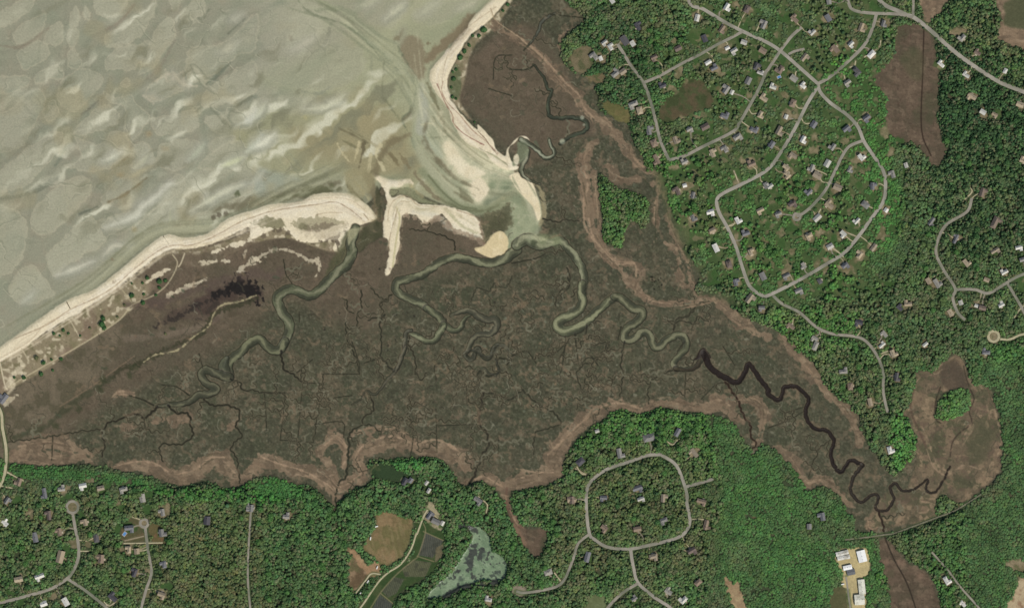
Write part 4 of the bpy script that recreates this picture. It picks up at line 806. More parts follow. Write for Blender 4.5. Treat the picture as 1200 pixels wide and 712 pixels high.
# residual earth breaks and brush colours on upland
# ------------------------------------------------------------------ roads (survey lines)
# name, start end, side names (right of travel on the plan, left), width, points
ROADS = [
 ('diag', 'northern diagonal road', 'west', ('south', 'north'), 4.6, 'P 800,-60 A3 735,0 800,40 900,100 980,140 1068,180 A4 60,220 140,290 208,350'),
 ('loop', 'big eastern loop road', 'top', ('inner', 'outer'), 4.6, 'A4 208,350 218,385 260,430 330,480 375,530 400,590 440,650 480,712 B4 490,60 480,130 430,200 380,270 320,340 250,385 140,450 0,520 B3 1040,518 1010,500 985,470 960,400 935,320 900,240 862,170 855,120 885,92 950,60 1060,0 A4 50,640 110,540 160,440 205,365'),
 ('spur', 'link road to the highway', 'south', ('east', 'west'), 4.4, 'A4 208,350 260,320 330,260 400,190 435,120 452,60'),
 ('hwy', 'northeastern highway', 'west', ('south', 'north'), 5.4, 'P 1010,-50 A4 460,-5 550,50 610,75 680,130 770,210 850,270 960,340 1068,385 1300,480'),
 ('cross', 'short top road', 'west', ('south', 'north'), 4.2, 'A4 320,-60 335,10 355,42 420,55 540,60 605,72'),
 ('stub', 'northern stub road', 'north', ('west', 'east'), 3.4, 'A4 606,-60 606,0 605,70'),
 ('nwlane', 'northwest lane', 'north', ('west', 'east'), 4.2, 'A3 440,185 460,215 500,280 550,350 580,430 600,510 620,590 655,668'),
 ('oblique', 'slanting road by the brown clearing', 'west', ('south', 'north'), 4.0, 'A3 550,345 620,315 700,270 780,230 850,190 920,155 965,130'),
 ('lower', 'road below the brown clearing', 'west', ('south', 'north'), 4.2, 'A3 655,668 720,650 800,610 920,550 950,510 980,460 1030,370 1060,300 A4 0,290 40,230 60,200 100,150 140,115'),
 ('tiny', 'tiny cul-de-sac', 'west', ('south', 'north'), 3.4, 'A4 85,228 110,215 152,205'),
 ('inner', 'cul-de-sac inside the big loop', 'north', ('west', 'east'), 4.0, 'A4 400,585 340,610 310,650 280,712 B4 240,80 190,140 150,175 120,190'),
 ('wood', 'winding wooded lane', 'north', ('west', 'east'), 3.8, 'B4 20,520 60,555 130,590 200,650 270,680 360,690 410,712 C4 455,60 480,130 480,200 490,260 500,295'),
 ('eastlane', 'eastern hooked lane', 'north', ('west', 'east'), 4.0, 'B4 850,115 830,170 750,220 715,270 700,340 730,410 780,490 770,530 790,590 822,622'),
 ('eastlink', 'far eastern road', 'west', ('south', 'north'), 4.0, 'B4 780,495 860,495 920,510 990,470 1068,430 1250,380'),
 ('easttail', 'far eastern branch', 'north', ('west', 'east'), 3.8, 'B4 1000,472 1040,540 1068,590 1110,680'),
 ('circle', 'pale circle drive road', 'west', ('south', 'north'), 3.0, 'B4 968,702 1010,702 1068,680 1250,640'),
 ('swwest', 'southwestern curved road', 'west', ('south', 'north'), 4.2, 'D1 -200,720 0,685 120,655 240,620 310,580 350,540 380,470 380,400 365,320 352,250'),
 ('swbranch', 'southwestern branch road', 'north', ('west', 'east'), 4.0, 'D1 330,570 420,630 520,712 600,790'),
 ('swmid', 'second southwestern cul-de-sac', 'south', ('east', 'west'), 3.8, 'D1 670,800 685,712 710,620 735,540 720,440 705,320'),
 ('straight', 'straight southern road', 'north', ('west', 'east'), 2.8, 'D2 265,245 262,290 255,400 250,560 262,712 266,800'),
 ('coast', 'coastal road', 'north', ('west', 'east'), 3.8, 'C1 -20,250 5,300 10,360 25,450 22,540 0,600 -60,680'),
 ('oval', 'oval loop road', 'north', ('inner', 'outer'), 4.4, 'C3 620,470 680,510 710,570 730,640 D4 475,200 490,290 462,350 400,380 300,405 190,425 90,415 30,380 D3 955,350 940,230 945,130 980,80 C3 400,530 490,500 560,475 620,470'),
 ('ovalstub', 'short stub off the oval', 'west', ('south', 'north'), 4.2, 'C3 725,605 780,590 840,572'),
 ('southfork', 'road forking south', 'north', ('west', 'east'), 4.4, 'D4 203,430 210,480 220,530 240,590 320,660 400,712 480,790'),
 ('southwestfork', 'southwest fork', 'east', ('south', 'north'), 4.0, 'D4 240,590 160,640 90,712 50,790'),
 ('hook', 'hooked southern lane', 'east', ('south', 'north'), 3.6, 'D3 955,352 900,400 870,490 820,590 740,622 640,637 600,630'),
 ('farm', 'curving farm track', 'south', ('west', 'east'), 2.4, 'D2 720,800 800,705 880,590 930,540 990,500 1040,430 1068,350 D3 120,350 150,270 170,235'),
 ('yard', 'farmyard track', 'east', ('south', 'north'), 2.0, 'D2 895,548 850,545 820,580 770,645'),
 ('depot', 'depot driveway', 'south', ('west', 'east'), 2.4, 'D5 240,780 225,712 210,600 205,560'),
 ('trail', 'old railway path', 'west', ('south', 'north'), 2.0, 'D5 200,380 290,370 400,355 450,345 640,275 740,235 860,160'),
 ('seast', 'southeastern lane', 'north', ('west', 'east'), 2.6, 'D5 620,440 700,530 760,610 850,712 900,790'),
]
RP = {}
for key, nm, st, sides, wd, s in ROADS:
    RP[key] = spline(P(s), n=8)
# gap in the trees along every road
for key, nm, st, sides, wd, s in ROADS:
    w, D = ldist(RP[key], wd/2+1.0, 6)
    put(w, D, T_lawn, 2.5, .6, nz=(N5b, .8)); put(w, D+(.7 if wd > 4.1 else .2)+N3[w]*.5, forest=0)
RINGS = [('D1', 352, 222, 28), ('D1', 700, 300, 19), ('B4', 120, 192, 14), ('B4', 940, 690, 22)]
for t, x, y, r in RINGS:
    q = P(f'{t} {x},{y}')[0]; blob(f'P {q[0]},{q[1]}', r/TILES[t][2]+2, T_tan, 2, .9, forest=0)

# ------------------------------------------------------------------ houses: tile, x, y, roof, size (length, width in metres)
HOUSES = """A3 385,178,w,12,8 410,198,w,13,9 470,170,d,20,13 503,183,w,11,9 345,235,g,17,11 370,245,w,9,7 525,112,d,17,11 432,308,g,18,12 462,300,t,13,10 505,435,g,19,12 532,462,t,15,11 570,545,g,18,12 592,598,b,15,12 603,665,b,20,11 682,585,t,15,11 628,358,d,14,10 592,240,b,13,10 692,203,b,14,10 895,30,w,14,11 980,40,b,15,10 772,76,w,14,9 875,122,b,16,10 803,162,d,15,10 967,178,w,12,9 898,202,w,9,6 925,212,w,14,10 1050,105,g,17,12 1046,213,b,15,11 1018,278,d,15,10 1035,306,w,13,7 818,262,w,13,7 843,286,g,14,9 985,338,g,15,11 893,376,g,17,12 917,386,w,9,7 1050,412,t,16,11 885,485,g,16,11 1035,478,t,14,10 740,540,g,12,9 805,530,b,17,11 1008,543,g,16,10 940,572,g,17,11 890,622,g,14,10 836,640,t,16,11 1000,685,b,15,11 418,6,w,10,8 720,676,g,13,9
A4 110,82,b,17,10 250,77,g,15,10 185,137,w,13,9 253,8,g,12,9 388,115,t,17,11 480,100,g,13,9 345,185,w,12,9 280,205,b,17,12 430,228,w,17,10 370,297,d,17,12 330,345,g,14,10 150,240,t,17,11 52,292,b,17,12 107,328,g,15,11 20,365,w,13,9 145,360,w,12,9 103,432,b,16,11 75,488,w,9,7 45,545,t,18,12 190,520,g,14,11 145,582,w,14,10 105,648,t,15,11 15,604,g,14,10 410,492,g,15,11 325,537,g,15,11 270,614,g,14,10 387,657,w,14,10 247,682,w,15,11 340,706,g,12,9 183,702,g,15,10 75,698,t,14,10 575,690,w,10,7 720,270,w,15,8 825,315,w,14,8 810,160,g,15,10 850,403,t,18,11 895,468,w,12,9 945,478,t,12,8 1050,437,t,15,10 988,297,w,10,7 1064,672,t,15,10 872,222,b,13,9
B3 690,85,b,17,10 755,103,g,13,9 720,62,w,8,7 826,172,w,15,11 755,198,g,13,9 850,322,w,17,10 835,250,t,13,9 940,208,w,14,10 975,262,g,15,10 1060,62,g,12,9 905,390,b,14,10 932,466,g,13,10 995,342,t,14,9 1046,440,g,16,11 990,532,t,20,13 1041,571,g,12,9 1035,165,t,15,10
B4 80,15,t,15,10 205,20,t,17,12 170,90,g,14,10 100,138,b,16,11 42,180,g,13,9 205,197,w,17,10 255,145,t,18,12 290,70,t,17,12 435,65,g,14,10 405,142,g,16,11 492,165,w,8,8 520,15,g,15,10 370,210,w,14,8 313,262,w,13,10 258,316,w,13,10 170,270,t,14,11 382,352,t,15,11 320,395,g,14,10 440,320,t,16,8 148,395,g,12,9 76,438,g,15,9 127,500,g,15,11 215,460,d,11,8 95,648,b,16,9 195,698,g,13,9 680,212,g,18,10 782,285,g,19,8 893,90,b,18,12 945,215,b,26,15 945,333,t,18,9 825,385,t,16,10 703,470,g,19,11 668,460,t,13,9 583,556,t,15,10 548,572,d,13,9 378,632,d,15,11 485,680,g,14,9 760,592,t,14,9 803,550,w,9,8 893,572,b,14,9 868,563,w,7,6 972,560,w,12,9 985,423,w,14,9 1045,320,w,14,9 1062,370,g,14,10 910,455,t,11,8 8,65,w,12,9
C4 475,15,w,14,7 520,50,t,15,11 313,125,g,17,10 342,187,b,14,10 535,147,d,17,9 425,252,t,16,8 507,452,w,15,11 197,18,g,18,9 908,45,g,16,10 655,12,w,11,6
C3 285,500,d,17,12 448,465,g,20,12 572,400,g,26,15 690,378,g,17,9 760,463,t,20,11 355,373,w,8,6 523,610,g,20,12 382,650,g,14,10 537,655,w,14,8 630,652,t,16,11 250,660,b,15,11 790,665,b,19,10
D1 95,100,b,16,11 36,190,g,14,9 218,155,g,21,10 300,135,g,14,10 403,118,w,15,11 600,135,g,16,10 692,178,g,17,11 240,262,b,18,10 25,300,w,14,11 290,342,b,15,11 172,368,g,20,10 295,462,t,25,14 468,370,d,19,10 415,296,t,13,11 492,472,b,17,15 628,322,g,18,12 785,347,g,15,12 628,428,t,14,9 665,436,t,11,10 655,540,d,17,10 193,557,w,19,11 92,572,t,17,10 213,690,w,14,10 320,680,w,17,11 548,660,d,19,12 798,500,g,14,10 785,645,t,15,11 790,248,g,14,10 490,130,t,14,9 1005,287,d,17,13
D2 267,227,g,14,11 437,268,g,13,10 1012,98,d,16,10 1040,92,g,10,8
D3 165,105,w,9,6 176,142,w,10,6 180,262,g,17,9 210,292,g,17,10 242,300,w,9,7 415,188,g,18,11 465,670,w,14,9 755,537,g,16,11 945,463,g,21,10 868,187,t,16,10
D4 362,285,g,16,11 235,328,b,15,9 568,308,b,20,12 75,322,b,14,11 312,460,t,16,11 498,432,b,17,12 530,587,b,15,9 385,632,g,15,11 460,672,w,16,11 220,665,g,12,8
D5 90,268,g,16,12 25,316,g,11,9 690,578,w,17,10 770,690,w,14,8
C1 1045,690,g,16,11"""
HL = []
for line in HOUSES.split('\n'):
    t = None
    for tok in line.split():
        if ',' not in tok: t = TILES[tok]; continue
        x, y, c, l, wd = tok.split(',')
        HL.append([t[0]+float(x)/t[2], t[1]+float(y)/t[2], c, float(l), float(wd)])
for k in range(420):
    x, y = random.uniform(775, 1060), random.uniform(5, 340)
    if k > 340: x, y = random.uniform(0, 200), random.uniform(560, 712)
    i, j = int((x-X0)/S), int((y-Y0)/S)
    if FM[j, i] < .5: continue
    q = random.random()
    t = T_tan if q < .22 else tex_l1 if q < .6 else T_lawn
    a = random.uniform(0, 3.14); l = random.uniform(0, 4)
    w, D = ldist(np.array([(x-math.cos(a)*l, y-math.sin(a)*l), (x+math.cos(a)*l, y+math.sin(a)*l)]), random.uniform(1.5, 4.2), 12)
    put(w, D+N5b[w]*2+N8[w]*1.5, t, 3.5, .85, forest=0 if q < .6 else None)
for h in HL:     # open yards
    rr = random.random()
    ne = h[0] > 830 and h[1] < 330 and h[0] < 1060
    yard = T_tan if rr < (.55 if ne else .4) else T_lawn
    ang = random.uniform(0, 6.28); r = random.uniform(2.8, 5.2 if ne else 4.0)
    p = np.array([(h[0]-math.cos(ang)*1.5, h[1]-math.sin(ang)*1.5), (h[0]+math.cos(ang)*2.5, h[1]+math.sin(ang)*2.5)])
    w, D = ldist(p, r+1.0, 12)
    put(w, D, yard, 3, .9, nz=(N5b, 2.4), forest=0)
    if rr < .8: blob(f'P {h[0]+random.uniform(-3,3)},{h[1]+random.uniform(-3,3)}', random.uniform(1, 2.4), (158, 142, 114), 2.5, .7, nz=(N3, 1.5), forest=0)
DEPOT = [('F2 145,153', 128, 42, -13, 'corrugated', 'long white shed roof'), ('F2 160,198', 128, 38, -10, 'corrugated', ''), ('F2 345,183', 118, 84, 76, 'white', ''), ('F2 200,298', 88, 44, -12, 'white', ''), ('F2 235,345', 80, 56, -12, 'dark', ''), ('F2 345,495', 150, 66, 84, 'pale', ''), ('F2 322,625', 100, 104, -4, 'pale', '')]
for d in DEPOT: blob(d[0], 4, (170, 156, 118), 3, .8, forest=0)
poly('F2 340,260 410,300 400,380 300,410 290,500 160,500 150,400 280,380 300,280', tex((188, 172, 126), ((168, 154, 114), N8, 0, .8, .6)), 2, op=1., forest=0)
blob('C1 18,235', 5, (168, 158, 128), 4, .8); stroke('C1 30,220 60,180 20,150', 1.5, T_sand, 3, op=.6)
# pale breaks, drives
DRV = ['A4 400,240 460,200 470,170', 'A4 340,282 360,275 365,255', 'B4 820,120 850,90 845,70', 'B4 310,250 370,275', 'B4 260,315 300,345 315,360', 'B4 220,160 200,195', 'B4 90,430 105,460', 'B3 780,75 800,105', 'B3 880,240 940,215', 'B3 925,0 945,50', 'C3 270,520 290,550 310,552', 'C3 645,415 670,430 690,410', 
       'D1 35,52 75,75', 'D1 0,118 60,130', 'D1 640,268 680,282', 'D1 605,385 700,362', 'D1 600,398 790,395', 'D1 390,435 430,436', 'D1 505,680 530,700 565,680', 'D3 785,540 815,580', 'C4 470,50 500,40', 'D3 885,35 940,65', 'A3 1020,130 1040,85', 'D4 500,282 560,282', 'D4 430,425 480,435', 'B4 1068,560 1040,590 1015,635', 'C1 30,545 100,580', 'D2 265,245 262,290', 'D3 440,190 460,210 455,250']
for s in DRV:
    p = spline(P(s)) if len(P(s)) > 2 else np.array(P(s)); w, D = ldist(p, 1.5, 5); put(w, D, T_tan, 2, .6, forest=0)
rg2 = random.Random(9)
for k in range(520):     # small openings with bare soil in the woods
    x = rg2.uniform(0, 1200); y = rg2.uniform(0, 712)
    j, i = int((y-Y0)/S), int((x-X0)/S)
    if FM[j, i] < .9: continue
    blob(f'P {x},{y}', rg2.uniform(.6, 2.0), rg2.choice([(124, 104, 78), (104, 92, 66), (78, 92, 50), (92, 84, 62)]), 3, .6, nz=(N3, 1.2), forest=0 if rg2.random() < .5 else None)

AUTO = []
rd = random.Random(21)
for h in HL:
    best = None
    for key, p in RP.items():
        if key == 'trail': continue
        d = np.hypot(p[:, 0]-h[0], p[:, 1]-h[1]); k = int(d.argmin())
        if best is None or d[k] < best[0]: best = (d[k], p[k])
    d, q = best
    if 5 < d < 26 and rd.random() < .75:
        a = np.array([h[0], h[1]]); dv = q-a; pr = np.array([-dv[1], dv[0]])*rd.uniform(-.25, .25)
        pts = spline([tuple(a+dv*3/d), tuple(a+dv*.55+pr), tuple(q)], n=5); AUTO.append(pts)
        w, D = ldist(pts, [1.6, .8, .7], 6); put(w, D+N3[w]*.4, T_tan, 1.6, .8); put(w, D+.1, forest=0)
# rolling height of the upland
HT += np.where(CL == 4, 1, 0)*0
HT += sst(3.5, 4.5, HT)*(N120*1.2+.8)

C *= np.where((CL == 0)[..., None], np.array([1.0, 1.0, .985], np.float32), np.float32(1))
# ------------------------------------------------------------------ colour of the canopy
C_ground = C.copy()
FC = tex((66, 84, 56), ((82, 84, 64), N20, .0, .7, .6), ((60, 92, 54), -N20, .1, .8, .6), ((88, 84, 68), N8, .3, 1., .5), ((52, 72, 48), -N8, .2, .9, .6))
C = FC
def fpoly(s, c, soft=20, op=.8, **k): poly(s, c, soft, R=soft+2, op=op, **k)
green = tex((60, 94, 50), ((70, 106, 54), N8, .1, .8, .6), ((50, 76, 46), -N8, .2, .9, .6), ((78, 86, 60), N20, .2, .8, .6), ((92, 94, 72), N5b, .7, 1.2, .5))
dark = tex((48, 70, 47), ((38, 56, 40), N8, .0, .7, .6), ((62, 88, 54), -N8, .1, .8, .7), ((74, 80, 60), N20, .3, .9, .6))
brown = tex((72, 82, 57), ((88, 84, 66), N8, .1, .8, .7), ((58, 80, 50), -N8, .1, .8, .7), ((60, 74, 50), -N20, .2, .9, .5))
fpoly('P 0,541 80,548 140,555 200,570 260,570 340,560 380,600 300,600 220,585 100,562 0,560', tex((52, 88, 46), ((50, 100, 44), N8, 0, .8, .6), ((60, 78, 52), -N8, .2, .9, .5)), 6, .85)
fpoly('P 170,600 320,590 400,620 400,712 180,712', brown, 20, .85)
fpoly('P 330,580 430,540 600,560 620,712 330,712', tex((58, 84, 54), ((46, 68, 44), N8, 0, .8, .6), ((66, 98, 56), -N8, .1, .8, .6)), 20, .7)
fpoly('P 640,480 760,475 850,490 900,540 1000,600 1040,700 900,730 830,640 830,560 700,520 640,540', green, 24, .75)
fpoly('P 700,530 830,530 830,660 680,650', brown, 16, .6)
fpoly('P 840,480 1000,580 1020,712 860,712 850,600', tex((58, 88, 50), ((56, 98, 48), N20, 0, .7, .6), ((72, 84, 58), -N20, .1, .8, .8), ((88, 88, 68), N5b, .6, 1.1, .5)), 14, .85)
fpoly('P 760,180 900,200 1000,120 1040,170 1060,300 960,420 860,330 790,260', green, 24, .8)
fpoly('P 960,90 1020,60 1060,180 1040,300 1000,160', tex((58, 100, 48), ((64, 110, 52), N8, 0, .8, .5), ((70, 86, 56), -N8, .2, .9, .5)), 10, .75)
fpoly('P 1095,60 1200,110 1220,280 1100,260', dark, 20, .9)
fpoly('P 700,0 760,60 740,160 690,130 680,60', dark, 16, .7)
fpoly('P 1060,160 1300,230 1300,440 1100,420 1000,370 1060,260', tex((64, 80, 56), ((54, 70, 50), N8, 0, .8, .5), ((70, 94, 58), -N8, .1, .8, .5), ((82, 84, 66), N20, .2, .8, .5)), 20, .8)
fpoly('P 1140,420 1250,420 1250,712 1080,712 1100,620 1180,560', tex((60, 86, 52), ((58, 100, 50), N20, .1, .8, .6), ((88, 84, 60), N8, .4, 1., .5), ((54, 72, 48), -N8, .2, .9, .5)), 22, .85)
fpoly('P 1050,480 1072,500 1068,540 1050,555 1040,520', (66, 102, 56), 5, .9)
fpoly('P 1096,460 1135,455 1135,480 1100,492', (70, 100, 58), 4, .9)
fpoly('P 700,215 760,225 745,260 730,290 705,280', tex((60, 84, 50), ((66, 98, 52), N8, .1, .8, .7), ((74, 82, 58), -N8, .2, .8, .6)), 5, .9)
fpoly('P 310,560 350,565 350,580 300,590', (56, 98, 50), 6, .8); fpoly('P 460,540 500,535 490,550 460,550', (56, 96, 52), 5, .8)
FCc = C; C = C_ground

# ------------------------------------------------------------------ helpers for objects
def lin(c):
    c = np.asarray(c, np.float32)
    return np.where(c <= .04045, c/12.92, ((c+.055)/1.055)**2.4)

def alb(rgb, k=K):
    return tuple(float(v) for v in lin(c3(rgb))/k)+(1.,)

def tag(o, label=None, cat=None, group=None, kind=None):
    if label: o['label'] = label
    if cat: o['category'] = cat
    if group: o['group'] = group
    if kind: o['kind'] = kind
    return o

def mat(name, rgb=None, rough=.9, attr=False, var=.12, scale=.35, bump=0, spec=.2, k=K, dirt=None, dirtscale=.08):
    m = bpy.data.materials.new(name); m.use_nodes = True
    nt = m.node_tree; b = nt.nodes['Principled BSDF']
    b.inputs['Roughness'].default_value = rough
    b.inputs['Specular IOR Level'].default_value = spec
    tc = nt.nodes.new('ShaderNodeNewGeometry')
    nz = nt.nodes.new('ShaderNodeTexNoise'); nz.inputs['Scale'].default_value = scale; nz.inputs['Detail'].default_value = 4
    nt.links.new(tc.outputs['Position'], nz.inputs['Vector'])
    mr = nt.nodes.new('ShaderNodeMapRange'); mr.inputs['From Min'].default_value = .3; mr.inputs['From Max'].default_value = .7
    mr.inputs['To Min'].default_value = 1-var; mr.inputs['To Max'].default_value = 1+var
    nt.links.new(nz.outputs['Fac'], mr.inputs['Value'])
    mx = nt.nodes.new('ShaderNodeVectorMath'); mx.operation = 'SCALE'
    if attr:
        a = nt.nodes.new('ShaderNodeAttribute'); a.attribute_name = 'Col'; src = a.outputs['Color']
    else:
        r = nt.nodes.new('ShaderNodeRGB'); r.outputs[0].default_value = alb(rgb, k); src = r.outputs[0]
    if dirt:
        n2 = nt.nodes.new('ShaderNodeTexNoise'); n2.inputs['Scale'].default_value = dirtscale; n2.inputs['Detail'].default_value = 5
        nt.links.new(tc.outputs['Position'], n2.inputs['Vector'])
        r2 = nt.nodes.new('ShaderNodeMapRange'); r2.inputs['From Min'].default_value = .48; r2.inputs['From Max'].default_value = .62
        nt.links.new(n2.outputs['Fac'], r2.inputs['Value'])
        mm = nt.nodes.new('ShaderNodeMix'); mm.data_type = 'RGBA'
        nt.links.new(r2.outputs[0], mm.inputs['Factor']); nt.links.new(src, mm.inputs['A']); mm.inputs['B'].default_value = alb(dirt, k)
        src = mm.outputs['Result']
    nt.links.new(src, mx.inputs[0]); nt.links.new(mr.outputs[0], mx.inputs['Scale'])
    nt.links.new(mx.outputs[0], b.inputs['Base Color'])
    if bump:
        bp = nt.nodes.new('ShaderNodeBump'); bp.inputs['Strength'].default_value = bump; bp.inputs['Distance'].default_value = .5
        nt.links.new(nz.outputs['Fac'], bp.inputs['Height']); nt.links.new(bp.outputs['Normal'], b.inputs['Normal'])
    return m

def npmesh(name, V, F, cols=None, material=None, nside=4, smooth=False):
    me = bpy.data.meshes.new(name)
    nv, nf = len(V), len(F)
    me.vertices.add(nv); me.vertices.foreach_set('co', np.ascontiguousarray(V, np.float32).ravel())
    me.loops.add(nf*nside); me.loops.foreach_set('vertex_index', np.ascontiguousarray(F, np.int32).ravel())
    me.polygons.add(nf); me.polygons.foreach_set('loop_start', np.arange(0, nf*nside, nside, dtype=np.int32))
    me.polygons.foreach_set('loop_total', np.full(nf, nside, np.int32))
    if smooth: me.polygons.foreach_set('use_smooth', np.ones(nf, bool))
    me.update(calc_edges=True)
    if cols is not None:
        at = me.color_attributes.new('Col', 'FLOAT_COLOR', 'POINT')
        buf = np.ones((nv, 4), np.float32); buf[:, :3] = cols
        at.data.foreach_set('color', buf.ravel())
    if material: me.materials.append(material)
    return me

def pymesh(name, V, F, material=None, parent=None, smooth=False):
    me = bpy.data.meshes.new(name); me.from_pydata(V, [], F); me.update()
    if material: me.materials.append(material)
    o = bpy.data.objects.new(name, me); COL.objects.link(o)
    if parent: o.parent = parent
    return o

def height(x, y):
    i = (np.clip(x, X0+1, X0+(W-2)*S)-X0)/S; j = (np.clip(y, Y0+1, Y0+(H-2)*S)-Y0)/S
    i0 = np.floor(i).astype(int); j0 = np.floor(j).astype(int); fi = i-i0; fj = j-j0
    return (HT[j0, i0]*(1-fi)+HT[j0, i0+1]*fi)*(1-fj)+(HT[j0+1, i0]*(1-fi)+HT[j0+1, i0+1]*fi)*fj

# ------------------------------------------------------------------ ground objects from the raster
HT += (N3*.06+N8*.05)
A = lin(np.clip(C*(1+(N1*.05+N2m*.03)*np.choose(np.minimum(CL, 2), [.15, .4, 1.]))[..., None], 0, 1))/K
cellcl = CL[:-1, :-1]
NAMES = {0: ('tidal_flat', 'grey green tidal sand flats with pale crests and shallow channels', 'sand flat', .55, .02),
         1: ('beach', 'pale sand beach, dunes and spits between flats and marsh', 'beach', .95, .05),
         2: ('salt_marsh', 'brown and olive salt marsh with reed belts and thin creeks', 'marsh', .95, .15),
         3: ('creek_water', 'winding tidal creeks, olive near the inlet and black upstream', 'water', .55, 0),
         4: ('woodland_ground', 'wooded upland ground with yards and clearings', 'ground', .95, .2),
         5: ('pond_water', 'pond covered in pale green algae with dark open water', 'water', .35, 0),
         6: ('bog', 'brown bogs and old cranberry beds enclosed by woods', 'bog', .95, .2),
         7: ('field', 'dry fields, bare earth yards and crop plots', 'field', .95, .15)}
vid = np.arange(H*W, dtype=np.int32).reshape(H, W)
Vall = np.stack([(PX-600)*MPP, (356-PY)*MPP, HT], -1).reshape(-1, 3)
Aall = A.reshape(-1, 3)
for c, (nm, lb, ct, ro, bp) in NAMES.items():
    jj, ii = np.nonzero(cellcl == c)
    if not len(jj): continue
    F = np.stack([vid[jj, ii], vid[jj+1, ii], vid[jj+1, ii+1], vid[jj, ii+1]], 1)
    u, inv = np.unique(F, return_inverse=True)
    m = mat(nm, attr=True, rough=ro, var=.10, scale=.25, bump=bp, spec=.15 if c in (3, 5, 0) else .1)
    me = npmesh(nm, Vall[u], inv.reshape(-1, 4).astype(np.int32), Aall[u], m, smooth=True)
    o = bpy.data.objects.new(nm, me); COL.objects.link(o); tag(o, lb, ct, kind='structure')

# country and sea beyond the survey
m_sea = mat('sea', (128, 132, 116), rough=.3, spec=.4, scale=.01); m_far = mat('surrounding_land', (58, 74, 46), scale=.01, var=.3)
B = 40000; xa, xb = (X0-600)*MPP+3, (X0+(W-1)*S-600)*MPP-3; yt, yb_ = (356-Y0)*MPP-3, (356-(Y0+(H-1)*S))*MPP+3
ysplit = (356-430)*MPP; xsplit = (615-600)*MPP
z = -.8
o = pymesh('sea', [(-B, ysplit, z), (xa, ysplit, z), (xa, yt, z), (xsplit, yt, z), (xsplit, B, z), (-B, B, z)], [(0, 1, 2, 3, 4, 5)], m_sea); tag(o, 'open bay water beyond the tidal flats', 'sea', kind='structure')
o = pymesh('surrounding_land', [(-B, ysplit, z), (-B, -B, z), (B, -B, z), (B, B, z), (xsplit, B, z), (xsplit, yt, z), (xb, yt, z), (xb, yb_, z), (xa, yb_, z), (xa, ysplit, z)], [(0, 1, 8, 9), (1, 2, 7, 8), (2, 3, 6, 7), (3, 4, 5, 6)], m_far); tag(o, 'wooded country stretching beyond the marsh', 'land', kind='structure')

# ------------------------------------------------------------------ roads as built ribbons
def ribbon(name, p, wd, material, zoff, lb=None, step=None, cat='road'):
    p = np.array(p, float); t = np.gradient(p, axis=0); t /= np.linalg.norm(t, axis=1)[:, None]+1e-9
    n = np.stack([-t[:, 1], t[:, 0]], 1)
    V, F = [], []
    cs = (-1, -.5, 0, .5, 1)
    for k in range(len(p)):
        pts = [p[k]+n[k]*wd/2*c for c in cs]
        hh = max(float(height(q[0], q[1])) for q in pts)
        for q, c in zip(pts, cs):
            V.append(world(q[0], q[1], hh+zoff-(0 if abs(c) < 1 else .08)))
    for k in range(len(p)-1):
        for c in range(4):
            a = k*5+c; F.append((a, a+1, a+6, a+5))
    # kerb-like edges down into the ground
    nb = len(V)
    for k in range(len(p)):
        for e in (0, 4):
            v = V[k*5+e]; V.append((v[0], v[1], v[2]-.7))
    for k in range(len(p)-1):
        F.append((k*5, k*5+5, nb+(k+1)*2, nb+k*2)); F.append((k*5+4, nb+k*2+1, nb+(k+1)*2+1, k*5+9))
    o = pymesh(name, V, F, material)
    tag(o, lb, cat, kind='structure')
    return o
m_road = mat('weathered_asphalt', (146, 140, 126), var=.16, scale=.06, dirt=(120, 121, 104), dirtscale=.02)
m_road2 = mat('pale_asphalt', (156, 150, 137), var=.14, scale=.05, dirt=(132, 130, 115), dirtscale=.015)
m_path = mat('pale_gravel', (176, 168, 136), var=.12, scale=.1)
m_drive = mat('driveway_gravel', (150, 138, 112), var=.2, scale=.1, dirt=(178, 168, 140), dirtscale=.05)
m_rail = mat('old_trackbed', (112, 110, 90), var=.25, scale=.05)
for i, (key, nm, st, sides, wd, s) in enumerate(ROADS):
    m = m_path if key in ('farm', 'yard', 'circle', 'coast') else m_rail if key == 'trail' else m_road2 if key in ('hwy', 'loop', 'diag', 'oval', 'southfork') else m_road
    ribbon('path' if key in ('farm', 'yard', 'trail') else 'road', RP[key], wd*.86 if key not in ('farm','yard') else wd*.8, m, .30+.035*(i % 9), nm)
for i, (t, x, y, r) in enumerate(RINGS):
    q = P(f'{t} {x},{y}')[0]; rr = r/TILES[t][2]; a = np.linspace(0, 2*math.pi, 33)
    ribbon('road', np.stack([q[0]+rr*np.cos(a), q[1]+rr*np.sin(a)], 1), 3.0, m_path if i == 3 else m_road, .65+.03*i, 'round turning circle at the end of a lane')
for i, s in enumerate(DRV):
    p = spline(P(s)) if len(P(s)) > 2 else np.linspace(P(s)[0], P(s)[1], 8)
    ribbon('driveway', p, 1.3, m_path if i % 3 else m_drive, .25+.02*(i % 3), 'short pale driveway', cat='driveway')

for i, pts in enumerate(AUTO): ribbon('driveway', pts, .95, (m_drive, m_path, m_road)[i % 3], .24+.02*(i % 2), 'narrow driveway from a lane to a house', cat='driveway')
